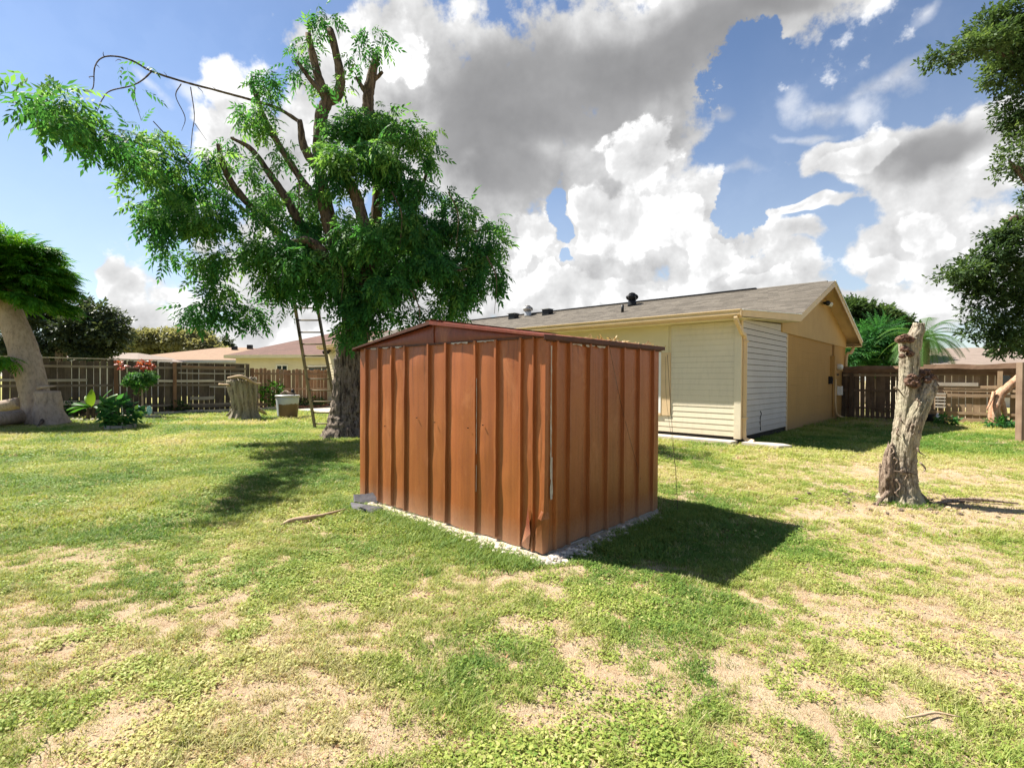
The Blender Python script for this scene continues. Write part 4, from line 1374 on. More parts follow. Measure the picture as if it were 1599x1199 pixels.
# ------------------------------------------------------------------ fences
def plank_mesh(name, wd, ht, th, top='flat', mat=None, wob=0.0):
    """a board standing at the origin: x across, y thickness, z up"""
    hw, ht_ = wd / 2, ht
    if top == 'dog':
        prof = [(-hw, 0), (hw, 0), (hw, ht_ - .035), (hw - .03, ht_), (-hw + .03, ht_), (-hw, ht_ - .035)]
    elif top == 'rough':
        prof = [(-hw, 0), (hw, 0), (hw, ht_ - .02 - wob), (hw * .3, ht_), (-hw * .4, ht_ - .012), (-hw, ht_ + wob * .3)]
    else:
        prof = [(-hw, 0), (hw, 0), (hw, ht_), (-hw, ht_)]
    k = len(prof)
    V = [(x, -th / 2, z) for x, z in prof] + [(x, th / 2, z) for x, z in prof]
    F = [tuple(range(k)), tuple(range(2 * k - 1, k - 1, -1))] + [(i, k + i, k + (i + 1) % k, (i + 1) % k) for i in range(k)]
    me = mesh_data(name, V, F, mat)
    return me


def beam(frame, s0, s1, r, z0, z1, th, mat, name, parent, sag=0.0):
    """a rail with its long axis along local x so that the grain runs along it"""
    L = s1 - s0
    V = []
    n_ = 6
    for i in range(n_ + 1):
        x = L * i / n_
        dz = -sag * sin(pi * i / n_) + .006 * (random.random() - .5)
        V += [(x, -th / 2, dz), (x, th / 2, dz), (x, th / 2, dz + z1 - z0), (x, -th / 2, dz + z1 - z0)]
    F = [(4 * i + j, 4 * i + (j + 1) % 4, 4 * i + 4 + (j + 1) % 4, 4 * i + 4 + j) for i in range(n_) for j in range(4)] + [(3, 2, 1, 0), tuple(4 * n_ + j for j in range(4))]
    me = mesh_data(name, V, F, mat)
    q = frame.p(s0, r, z0) - world_loc(parent)
    o = add(name, me, parent, q, rot=(0, 0, atan2(frame.A[1], frame.A[0])))
    return fix_normals(o)


def pickets(frame, parent, s0, s1, pitch, meshes, r=0.0, z=0.0, jit=.012, name='picket', lean=.012, skip=()):
    ang = atan2(frame.A[1], frame.A[0])
    x = s0; k = 0
    while x < s1:
        if k not in skip:
            q = frame.p(x, r + random.uniform(-.004, .004), z + random.uniform(-jit, jit)) - world_loc(parent)
            add(name, random.choice(meshes), parent, q, rot=(0, random.uniform(-lean, lean), ang))
        x += pitch * random.uniform(.97, 1.03); k += 1


M_RAILX = wood('grey_rail_wood', (0.27, 0.215, 0.165), (0.16, 0.125, 0.095), (0.33, 0.28, 0.22), 'x')
M_RAILR = wood('reddish_rail_wood', (0.40, 0.255, 0.165), (0.28, 0.165, 0.105), (0.46, 0.33, 0.23), 'x')
M_RAILT = wood('tan_rail_wood', (0.34, 0.235, 0.145), (0.22, 0.15, 0.095), (0.42, 0.31, 0.21), 'x')
M_PALEX = wood('bleached_board', (0.50, 0.44, 0.36), (0.36, 0.31, 0.25), (0.55, 0.49, 0.41), 'x')

FL = Frame(HS.p(S1, 0, 0)[:2], -BX, -AX)
# newer reddish section
nf = thing('wooden_fence', 'reddish dog-eared picket fence joining the house wall behind the ladder', 'fence', FL.p(0, 0, 0))
pm = [plank_mesh('picket', wd, ht, .018, 'dog', mt) for wd, ht, mt in ((.155, 1.80, M_FNEW), (.150, 1.84, M_FNEW), (.165, 1.79, M_FNEW), (.158, 1.83, M_FNEW), (.15, 1.81, M_FTAN))]
pickets(FL, nf, .10, 3.50, .178, pm)
beam(FL, 0, 3.5, .035, 1.56, 1.65, .04, M_RAILR, 'rail', nf); beam(FL, 0, 3.5, .035, .86, .95, .04, M_RAILR, 'rail', nf)
beam(FL, 0, 3.5, .035, .16, .30, .04, M_RAILR, 'kickboard', nf)
add('post', plank_mesh('post', .12, 1.84, .1, 'flat', M_POST), nf, FL.p(3.54, .07, 0) - world_loc(nf), rot=(0, 0, atan2(FL.A[1], FL.A[0])))
# old weathered section
of_ = thing('wooden_fence', 'long grey weathered plank fence with brown posts along the back of the lawn', 'fence', FL.p(3.6, 0, 0))
pm = [plank_mesh('picket', wd, ht, .018, 'rough', M_FOLD, wb) for wd, ht, wb in ((.185, 2.03, .01), (.178, 2.06, .02), (.19, 2.01, .0), (.17, 2.05, .03), (.183, 1.99, .015), (.16, 2.04, .01))]
pickets(FL, of_, 3.70, 18.5, .197, pm, jit=.02)
posts = [3.7, 6.43, 8.27, 10.65, 13.1, 15.6, 18.2]
for i, q in enumerate(posts):
    if i: add('post', plank_mesh('post', .115, 2.05 - .03 * (i % 2), .1, 'flat', M_POST), of_, FL.p(q, .085, 0) - world_loc(of_), rot=(0, 0.008 * (i % 3 - 1), atan2(FL.A[1], FL.A[0])))
for a, b in zip(posts[:-1], posts[1:]):
    for z in (1.76, 1.08):
        beam(FL, a + .03, b - .03, .035, z, z + .085, .04, M_RAILX, 'rail', of_, sag=.01)
    beam(FL, a + .03, b - .03, .035, .28, .36, .04, M_RAILX, 'rail', of_, sag=.01)
for a, b, z in ((6.5, 18.4, 2.07), (3.7, 6.5, 2.0)):
    x = a
    while x < b:
        e = min(b, x + 2.6); beam(FL, x, e, .02, z, z + .035, .09, M_PALEX, 'top_board', of_); x = e + .01
# loose boards nailed and leaning along it
for a, b, z, h_, m_ in ((9.1, 11.4, 1.27, .09, M_PALEX), (8.5, 10.0, .45, .15, M_PALEX), (12.2, 15.1, 1.3, .09, M_PALEX), (3.8, 6.3, 1.58, .05, M_PALEX), (3.9, 6.4, 1.24, .07, M_RAILX),
                   (5.0, 7.4, 1.25, .09, M_PALEX), (4.2, 6.2, 1.83, .08, M_RAILR), (3.75, 5.2, 1.02, .05, M_PALEX), (5.0, 5.9, .52, .13, M_PALEX), (4.0, 6.2, .20, .1, M_RAILX), (9.0, 12.6, .16, .10, M_FDARK)):
    beam(FL, a, b, .075 + .02 * random.random(), z, z + h_, .025, m_, 'loose_board', of_, sag=.02)

# stone kerb along the planting strip
ke = thing('garden_edging', 'row of pale concrete edging blocks at the foot of the weathered fence', 'edging', FL.p(4, .75, 0))
x = 2.6
while x < 8.6:
    L = random.choice((.42, .55, .62, .9))
    V, F = FL.box(x, x + L - .02, .72 + random.uniform(-.03, .03), .88, -.02, .12 + random.uniform(-.02, .03))
    part('edging_block', V, F, random.choice((M_GREYC, M_CONC, M_CONC)), ke); x += L
x = 9.6
while x < 11.4:
    V, F = FL.box(x, x + .40, 1.2, 1.36, -.02, .09 + random.uniform(-.02, .03)); part('edging_block', V, F, M_CONC, ke); x += .43
part('planting_strip', *FL.box(.1, 18, .02, .72, -.05, .03), simple('dark_mulch', (0.05, 0.035, 0.022), (0.10, 0.07, 0.045), 12, 1, bump=1), None, kind='structure')

# right fence
FR = Frame(HS.p(0, 11.52, 0)[:2], -AX, -BX)
rfn = thing('wooden_fence', 'dark slatted fence with a ragged bark-edged top board beside the ochre gable wall', 'fence', FR.p(0, 0, 0))
pm = [plank_mesh('picket', wd, ht, .018, 'rough', M_FDARK, .01) for wd, ht in ((.150, 1.82), (.147, 1.80), (.152, 1.84))]
pickets(FR, rfn, .06, 2.55, .157, pm, lean=.015)
for z, h_ in ((1.60, .09), (1.02, .09), (.36, .07)):
    beam(FR, .05, 2.6, .04, z, z + h_, .04, M_FDARK if z < 1.5 else M_RAILT, 'rail', rfn)
pm2 = [plank_mesh('picket', wd, ht, .018, 'rough', M_FTAN, .01) for wd, ht in ((.17, 1.72), (.165, 1.75), (.18, 1.70))]
pickets(FR, rfn, 2.62, 8.3, .182, pm2, lean=.006, skip=(11, 15))
for z, h_, r in ((1.64, .08, .05), (1.20, .10, .07), (1.08, .09, .045), (.90, .11, .06), (.30, .09, .05), (.02, .16, .05)):
    beam(FR, 2.62, 4.40, r, z, z + h_, .03, M_RAILT, 'rail', rfn, sag=.012)
    if z not in (1.20,): beam(FR, 4.55, 8.3, r, z, z + h_, .03, M_RAILT, 'rail', rfn, sag=.02)
beam(FR, 2.5, 3.95, .09, 1.27, 1.39, .03, M_PALEX, 'loose_board', rfn)
for q, h_ in ((.33, 1.72), (2.58, 1.75), (4.46, 1.78), (6.6, 1.8), (8.3, 1.8)):
    add('post', plank_mesh('post', .13, h_, .1, 'flat', M_FDARK if q < 3 else M_FTAN), rfn, FR.p(q, .10, 0) - world_loc(rfn), rot=(0, .01, atan2(FR.A[1], FR.A[0])))
# ragged slab of bark-edged wood capping the fence
def slab_board(s0, s1, z0, z1, seed):
    n_ = 24; V = []
    L = s1 - s0
    for i in range(n_ + 1):
        t = i / n_; x = L * t
        top = z1 + .07 * (fbm(np.array([[t * L * 1.3, seed, 0]]), 4)[0] - .5) * 2
        bot = z0 + .05 * (fbm(np.array([[t * L * 1.7, seed + 9, 0]]), 3)[0] - .5) * 2
        V += [(x, -.02, bot), (x, .04 + .02 * random.random(), (top + bot) / 2 + .02), (x, .0, top), (x, -.05, top - .02), (x, -.05, bot)]
    F = [(5 * i + j, 5 * i + (j + 1) % 5, 5 * i + 5 + (j + 1) % 5, 5 * i + 5 + j) for i in range(n_) for j in range(5)] + [(4, 3, 2, 1, 0), tuple(5 * n_ + j for j in range(5))]
    me = mesh_data('bark_edged_board', V, F, M_BARKCAP)
    # local +y must face the camera side
    q = FR.p(s0, .11, 0) - world_loc(rfn)
    ang = atan2(FR.A[1], FR.A[0])
    o = add('bark_edged_board', me, rfn, q, rot=(0, 0, ang))
    o.scale = (1, -1, 1) if np.dot(np.array([-sin(ang), cos(ang)]), FR.B[:2]) < 0 else (1, 1, 1)
    fix_normals(o)
slab_board(.05, 2.6, 1.72, 1.98, 1); slab_board(2.5, 5.6, 1.68, 2.03, 4); slab_board(5.5, 8.3, 1.72, 2.0, 8)
# little rung rack hung on it
rk = thing('rung_rack', 'small narrow rack of four pale rungs hung on the tan fence', 'rack', FR.p(2.98, .12, .45))
for ds_ in (-.16, .16): part('upright', *FR.box(2.98 + ds_ - .018, 2.98 + ds_ + .018, .12, .15, .42, 1.06), M_FTAN, rk)
for k in range(5): part('rung', *FR.box(2.84, 3.12, .13, .19, .50 + .115 * k, .555 + .115 * k), M_PALEX, rk)
part('hook', *FR.box(2.92, 3.04, .13, .145, 1.04, 1.10), M_FDARK, rk)
# corner post nearer the camera with the start of a return run
pq = ground(1593, 689)
cp = thing('fence_post', 'tall square brown fence post standing alone nearest the right edge', 'post', (pq[0], pq[1], 0))
add('shaft', plank_mesh('shaft', .13, 1.90, .13, 'flat', M_POSTB), cp, (0, 0, 0), rot=(0, 0, .2))
add('shaft_board', plank_mesh('shaft_board', .14, 1.62, .03, 'rough', M_POSTB, .03), cp, (.12, .04, 0), rot=(0, 0, .2))
# leaning forked limb against the fence
lb = thing('driftwood_limb', 'reddish peeling forked limb leaning against the tan fence', 'limb', ground(1553, 666))
b0 = ground(1553, 667)
dpt = b0[1]
P_ = [b0, at(1553, 640, dpt), at(1560, 618, dpt + .1), at(1572, 606, dpt + .1), at(1590, 591, dpt + .15), at(1597, 583, dpt + .2)]
V, F = tube(P_, [.17, .14, .15, .12, .12, .09], 14, 40, lambda th, t, b, d: 1 + .35 * (fbm(b * 7, 3) - .5))
part('main_limb', V, F, M_DRIFT, lb, True)
b1 = ground(1567, 666)
V, F = tube([b1, at(1568, 645, dpt + .1), at(1563, 622, dpt + .1)], [.07, .08, .07], 10, 14, lambda th, t, b, d: 1 + .3 * (fbm(b * 9, 3) - .5)); part('fork', V, F, M_DRIFT, lb, True)
V, F = tube([at(1541, 640, dpt - .1), at(1549, 622, dpt), at(1552, 612, dpt + .05)], [.02, .04, .05], 8, 10); part('twig', V, F, M_DRIFT, lb, True)
# dark pot and white jug in the fence shadow
pt = ground(1452, 660)
V, F = tube([pt, pt + [0, 0, .28], pt + [0, 0, .30]], [.12, .16, .17], 14, 6); o = part('plant_pot', V, F, M_BLACK, None, True); tag(o, 'dark plant pot in the shade at the foot of the right fence', 'pot')
pt = ground(1464, 660)
V, F = tube([pt, pt + [0, 0, .2], pt + [0, 0, .27], pt + [0, 0, .33]], [.08, .085, .05, .025], 12, 12); o = part('plastic_jug', V, F, M_WHITE, None, True); tag(o, 'small white plastic jug at the foot of the right fence', 'jug')

# ------------------------------------------------------------------ ladder
c0, c1 = ground(492, 669), ground(541, 655)
lt, rt = None, None
d0 = c0[1]
Lb = c0; Rb = at(530, 668, d0); Rb[2] = 0.0
Lt = at(453, 432, d0 - 1.0); Rt = at(487, 432, d0 - 1.0)
lad = thing('wooden_ladder', 'weathered wooden extension ladder leaning up into the leafy tree', 'ladder', Lb)
def rail_(a, b, w_, d_, mt, nm, par):
    ax = (b - a) / np.linalg.norm(b - a); x = Rb - Lb; x = x / np.linalg.norm(x); y = np.cross(ax, x); y /= np.linalg.norm(y)
    V = []
    for q in (a, b):
        for sx, sy in ((-1, -1), (1, -1), (1, 1), (-1, 1)): V.append(q + x * w_ / 2 * sx + y * d_ / 2 * sy)
    return fix_normals(part(nm, V, BOXF, mt, par))
rail_(Lb, Lt, .055, .09, M_LADDER, 'rail', lad); rail_(Rb, Rt, .055, .09, M_LADDER, 'rail', lad)
for k in range(13):
    t = .035 + k * .077
    a, b = Lb * (1 - t) + Lt * t, Rb * (1 - t) + Rt * t
    V, F = tube([a, b], [.020], 8, 2); part('rung', V, F, M_LADDER, lad, True)
for (A_, B_) in ((Lb, Lt), (Rb, Rt)):
    for t0, t1 in ((.62, .74),):
        a, b = A_ * (1 - t0) + B_ * t0, A_ * (1 - t1) + B_ * t1
        rail_(a + [.02, -.06, 0], b + [.02, -.06, 0], .035, .05, M_BLACK, 'rung_lock', lad)

# ------------------------------------------------------------------ rubbish can
cn = ground(449, 652)
can = thing('rubbish_can', 'grey metal rubbish can with a brown rust-stained side and clutter on its lid', 'bin', cn)
m, n, bs = material('stained_grey_can')
P = n.obj()
sp = n.new('ShaderNodeSeparateXYZ'); n.l.new(P, sp.inputs[0])
edge = n.math('ADD', sp.outputs[2], n.math('MULTIPLY', n.noise(P, 3.0, 4), 0.25))
kz = n.math('MULTIPLY', n.remap(edge, .60, .63, 1, 0), n.remap(n.math('ADD', sp.outputs[0], n.math('MULTIPLY', n.noise(P, 4.0, 3), 0.1)), -.13, -.10, 0, 1))
n.put(bs.inputs['Base Color'], n.mix(kz, n.mix(n.noise(P, 5, 4), (0.50, 0.52, 0.54), (0.40, 0.41, 0.42)), n.mix(n.noise(P, 9, 4), (0.20, 0.12, 0.045), (0.13, 0.075, 0.03))))
bs.inputs['Roughness'].default_value = .6
V, F = tube([cn, cn + [0, 0, .75]], [.33, .39], 26, 8); part('body', V, F, m, can, True)
V, F = tube([cn + [0, 0, .75], cn + [0, 0, .80], cn + [0, 0, .81]], [.415, .42, .40], 26, 4); part('rim', V, F, M_GALV, can, True)
V, F = tube([cn + [-.26, 0, .84], cn + [-.1, .05, .93], cn + [.1, -.02, .88], cn + [.27, .02, .84]], [.03, .05, .04, .03], 8, 16, lambda th, t, b, d: 1 + .6 * (fbm(b * 20, 2) - .5))
o = part('branch_scrap', V, F, M_DEAD, None, True); tag(o, 'short broken branch lying on the rubbish can', 'branch')
V, F = tube([cn + [.16, .05, .82], cn + [.16, .05, .95], cn + [.16, .05, 1.02]], [.06, .06, .03], 10, 6)
o = part('bottle', V, F, M_BLACK, None, True); tag(o, 'small dark bottle standing on the rubbish can', 'bottle')

# ------------------------------------------------------------------ foliage
def rot_from(d, up_rand):
    """rotation matrices with local y along d (n,3) and local z random-ish"""
    d = d / (np.linalg.norm(d, axis=1)[:, None] + 1e-9)
    u = up_rand - d * (up_rand * d).sum(1)[:, None]
    u /= np.linalg.norm(u, axis=1)[:, None] + 1e-9
    x = np.cross(d, u)
    return np.stack([x, d, u], 2)        # columns


def compound_leaf(pairs=5, L=0.30, ll=0.085, lw=0.03, droop=0.5, fold=0.25, seed=0, terminal=True):
    """pinnate leaf along +y drooping to -z; returns verts, quads"""
    r = np.random.default_rng(seed)
    V, Q = [], []
    def leaflet(base, ang, l, w_, dz):
        # two-quad leaflet, pointed at both ends, folded along the midrib
        c, s = cos(ang), sin(ang)
        dirv = np.array([s, c, -dz]); dirv /= np.linalg.norm(dirv)
        side = np.array([c, -s, 0.0])
        n0 = len(V)
        mid_ = base + dirv * l * .5 + np.array([0, 0, -fold * w_])
        V.extend([base, base + dirv * l * .45 + side * w_ / 2, base + dirv * l - np.array([0, 0, .15 * l]), base + dirv * l * .45 - side * w_ / 2])
        Q.append((n0, n0 + 1, n0 + 2, n0 + 3))
    for i in range(pairs):
        t = (i + 1) / (pairs + .6)
        y = L * t; z = -droop * L * t * t
        k = 1 - .35 * abs(t - .45)
        for sg in (1, -1):
            leaflet(np.array([0, y, z]), sg * (1.15 - .35 * t + .15 * r.normal()), ll * k, lw * k, .35 + .4 * r.random())
    if terminal: leaflet(np.array([0, L, -droop * L]), .1 * r.normal(), ll * 1.1, lw, droop + .4)
    # rachis
    n0 = len(V)
    V.extend([np.array([-.002, 0, 0]), np.array([.002, 0, 0]), np.array([.0015, L, -droop * L]), np.array([-.0015, L, -droop * L])])
    Q.append((n0, n0 + 1, n0 + 2, n0 + 3))
    return np.array(V), np.array(Q)


def leaf_spray(n_=6, L=0.16, ll=0.07, lw=0.035, seed=0):
    """a twig end with simple leaves"""
    r = np.random.default_rng(seed)
    V, Q = [], []
    for i in range(n_):
        t = i / n_
        base = np.array([0, L * t, 0])
        a = r.uniform(-1.4, 1.4); b = r.uniform(-.7, .5)
        dv = np.array([sin(a), cos(a), b]); dv /= np.linalg.norm(dv)
        sd_ = np.cross(dv, [r.normal() * .4, r.normal() * .4, 1]); sd_ /= np.linalg.norm(sd_)
        l = ll * r.uniform(.7, 1.2)
        n0 = len(V)
        V.extend([base, base + dv * l * .5 + sd_ * lw / 2, base + dv * l, base + dv * l * .5 - sd_ * lw / 2])
        Q.append((n0, n0 + 1, n0 + 2, n0 + 3))
    return np.array(V), np.array(Q)


def foliage(name, parent, templates, C, D, S, mat, tint, seed=0, upj=0.6):
    r = np.random.default_rng(seed)
    which = r.integers(len(templates), size=len(C))
    Vs, Qs, Ts, nv = [], [], [], 0
    U = np.tile([0., 0., 1.], (len(C), 1)) + r.normal(0, upj, (len(C), 3))
    R = rot_from(D, U)
    base = world_loc(parent) if parent else np.zeros(3)
    for k, (tv, tq) in enumerate(templates):
        ix = np.where(which == k)[0]
        if not len(ix): continue
        W = np.einsum('nij,vj->nvi', R[ix], tv) * S[ix][:, None, None] + (C[ix] - base)[:, None, :]
        m_ = len(tv)
        q = tq[None] + (np.arange(len(ix)) * m_)[:, None, None] + nv
        Vs.append(W.reshape(-1, 3)); Qs.append(q.reshape(-1, 4))
        # leaflet-level scatter of tint
        tt = np.repeat(tint[ix], m_) + np.repeat(r.normal(0, .06, len(ix) * ((m_ + 3) // 4)), 4)[:len(ix) * m_]
        Ts.append(tt); nv += len(ix) * m_
    me = mesh_quads(name, np.vstack(Vs), np.vstack(Qs), mat, False, {'tint': np.clip(np.concatenate(Ts), 0, 1)})
    return add(name, me, parent, kind='stuff')


def cluster_points(cl, total, seed, shell=0.45, clump=0.0):
    """cl: list of (centre, radii(3), weight) -> points, outward directions"""
    r = np.random.default_rng(seed)
    w_ = np.array([c[2] * c[1][0] * c[1][2] for c in cl]); w_ /= w_.sum()
    n_ = (w_ * total).astype(int)
    Pn, Dn, Cn = [], [], []
    for i, ((c, rad, _), k) in enumerate(zip(cl, n_)):
        if k < 1: continue
        d = r.normal(size=(k, 3)); d /= np.linalg.norm(d, axis=1)[:, None]
        q = r.random(k) ** (1 / 3) * (1 - shell) + shell * r.random(k) ** .3
        p = c + d * rad * q[:, None]
        Pn.append(p); Dn.append(d); Cn.append(np.full(k, i))
    return np.vstack(Pn), np.vstack(Dn), np.concatenate(Cn)


def pxblobs(lst, scale_depth=1.0, ry=None):
    """(u, v, ru, rv, depth, weight) in the picture -> world ellipsoids with real depth"""
    out = []
    for (u, v, ru, rv, dp, wt) in lst:
        c = at(u, v, dp)
        rx, rz = ru / FPX * dp, rv / FPX * dp
        out.append((c, np.array([rx, ry or (rx + rz) / 2 * scale_depth, rz]), wt))
    return out


# ---- the big leafy tree behind the shed
T0 = ground(541, 682)
TD = T0[1]
tree = thing('leafy_tree', 'tall pollarded tree with drooping bright green leaves and furrowed bark behind the shed', 'tree', T0)
def furrow(seed, amp=.22, fr=11, flare=0.0, fl_h=.6, lobes=6):
    def f(th, t, b, d):
        a = np.stack([np.cos(th) * fr / 3, np.sin(th) * fr / 3, np.full(len(th), b[0][2] * .9 + seed)], 1)
        x = fbm(a, 4, .6)
        ridg = 1 - np.abs(x * 2 - 1) * 2.2
        k = 1 + amp * (ridg - .4) * .5 + amp * .6 * (fbm(b * 9 + seed, 3) - .5)
        if flare:
            h = max(0.0, b[:, 2].mean())
            e = math.exp(-h / fl_h * 3)
            k = k * (1 + flare * e * (.45 + .55 * np.abs(np.sin(th * lobes / 2 + seed)) ** 1.5 + .5 * (fbm(a * 1.5 + 7, 3) - .3)))
        return k
    return f
pT = lambda u, v, dd=0.0: at(u, v, TD + dd)
V, F = tube([T0 + [0, 0, -.1], T0 + [.0, 0, .35], pT(542, 640), pT(545, 590), pT(550, 545), pT(556, 515), pT(560, 480)], [.42, .36, .33, .325, .33, .30, .24], 72, 110, furrow(2, .48, 15, 0.55, .8, 7), jag=0)
part('trunk', V, F, M_BARK, tree, True)
for (du, dv, r0) in ((-38, 3, .06), (40, 2, .06)):
    e = ground(541 + du, 678 + dv)
    a = T0 + (e - T0) * .35 + [0, 0, .28]; m_ = T0 + (e - T0) * .7 + [0, 0, .07]; e2 = T0 + (e - T0) * 1.3; e2[2] = -.03
    V, F = tube([T0 + [0, 0, .5], a, m_, e2], [.12, r0 * 1.2, r0, .03], 14, 22, lambda th, t, b, d: 1 + .5 * (fbm(b * 8, 3) - .5)); part('root', V, F, M_BARK, tree, True)
def limb(pts, rad, nm='limb', mt=None, sides=12, amp=.25, jag=0.0, parent=None):
    P_ = [pT(*p) for p in pts]
    V, F = tube(P_, rad, sides, max(10, len(pts) * 7), lambda th, t, b, d: 1 + amp * (fbm(b * 10, 3) - .5) * 2, jag=jag)
    return part(nm, V, F, mt or M_LIMB, parent or tree, True)
limb([(550, 530), (545, 470), (530, 400), (512, 330), (502, 280), (498, 230), (502, 180), (510, 158), (498, 125), (481, 54)], [.22, .20, .17, .15, .14, .14, .15, .13, .11, .07], jag=.05)
limb([(506, 160, .0), (526, 150, .1), (531, 117, .1), (516, 46, .1)], [.13, .13, .11, .08], jag=.05)
limb([(508, 150, -.1), (485, 125, -.1), (461, 92, -.1)], [.07, .055, .04])
limb([(560, 500), (575, 430, .3), (585, 360, .4), (590, 300, .4), (586, 230, .3), (575, 170, .2), (577, 138, .2), (587, 88, .2)], [.20, .17, .15, .13, .13, .14, .13, .09], jag=.06)
limb([(576, 150, .2), (568, 140, .2), (556, 121, .2)], [.09, .06, .035]); limb([(578, 128, .2), (590, 120, .2), (597, 113, .1)], [.07, .05, .04])
limb([(548, 500, -.2), (577, 400, -.5), (560, 320, -.6), (548, 290, -.6), (531, 258, -.6)], [.15, .14, .14, .13, .08], jag=.04)
limb([(548, 490, -.1), (515, 417, -.7), (497, 388, -.9), (478, 376, -1), (458, 378, -1.0)], [.17, .15, .12, .10, .06], jag=.03)
limb([(540, 440, -.2), (505, 325, -.3), (498, 270, -.3), (475, 230, -.4), (468, 188, -.4)], [.14, .12, .11, .10, .06])
limb([(535, 470, .2), (480, 370, .1), (448, 313, 0), (423, 275, 0), (393, 234, 0), (360, 215, -.2)], [.14, .12, .10, .08, .06, .03])
limb([(520, 440, .2), (430, 360, 0), (372, 300, -.4), (350, 262, -.5), (340, 225, -.6)], [.12, .09, .08, .07, .04])
limb([(505, 330, .2), (450, 250, .2), (415, 190, .1), (400, 150, 0), (392, 130, 0)], [.10, .08, .07, .06, .04], jag=.03)
limb([(580, 420, .2), (630, 350, .3), (660, 290, .4), (672, 240, .4)], [.10, .08, .05, .02])
limb([(575, 460, .1), (640, 410, 0), (700, 370, -.2), (750, 360, -.4)], [.12, .09, .05, .02])
limb([(556, 500, -.1), (610, 460, -.5), (670, 430, -.7), (730, 420, -.9)], [.10, .07, .05, .02])
def bdepth(u): return TD * (0.53 + 0.47 * min(1, max(0, (u - 50) / 270)))
# the long bare branch reaching left and towards the camera
def bp(u, v): return at(u, v, bdepth(u) + .3)
def thin(pts, rad, nm='branch', par=tree):
    V, F = tube([bp(*p) + RNG.normal(0, .012, 3) for p in pts], rad, 8, len(pts) * 7, lambda th, t, b, d: 1 + .5 * (fbm(b * 18, 2) - .5)); return part(nm, V, F, M_LIMB, par, True)
br = thin([(468, 190), (430, 168), (385, 155), (340, 143), (290, 130), (240, 113), (205, 96), (180, 89), (160, 90), (149, 104), (146, 136), (135, 145)], [.05, .040, .032, .027, .024, .022, .017, .014, .012, .010, .008, .004])
for (u_, v_, du_, dv_) in ((430, 168, -12, 14), (400, 160, 8, -16), (340, 143, -9, -9), (310, 137, 7, 12), (262, 122, -5, -9), (190, 92, -10, 5), (165, 89, -4, -8), (150, 100, 7, 6), (147, 120, -7, 4)):
    thin([(u_, v_), (u_ + du_ * .6, v_ + dv_ * .5), (u_ + du_, v_ + dv_)], [.008, .006, .002], 'twig', br)
thin([(238, 114), (222, 124), (205, 134), (175, 143), (158, 153), (150, 175)], [.018, .015, .013, .011, .010, .004], 'twig', br)
thin([(211, 133), (210, 158), (221, 188)], [.009, .008, .004], 'twig', br)
thin([(283, 131), (275, 150), (288, 182), (284, 205)], [.012, .010, .009, .004], 'twig', br)
thin([(298, 137), (303, 180), (299, 205), (296, 240), (280, 246)], [.012, .010, .009, .008, .004], 'twig', br); thin([(305, 193), (322, 218)], [.008, .004], 'twig', br)
thin([(345, 225), (330, 290), (318, 320)], [.014, .012, .005], 'twig', br); thin([(240, 190), (285, 240), (330, 290), (400, 340)], [.01, .02, .03, .05], 'branch')
thin([(60, 150), (120, 180), (190, 215), (250, 235), (320, 270), (380, 310)], [.006, .012, .018, .024, .03, .05], 'branch')
for (u, v) in ((452, 250), (612, 300), (520, 390), (700, 300), (760, 400), (640, 450)):
    limb([(u, v, -1.2), (u + 15, v + 35, -1.2), (u + 12, v + 90, -1.1)], [.018, .012, .004], 'twig')

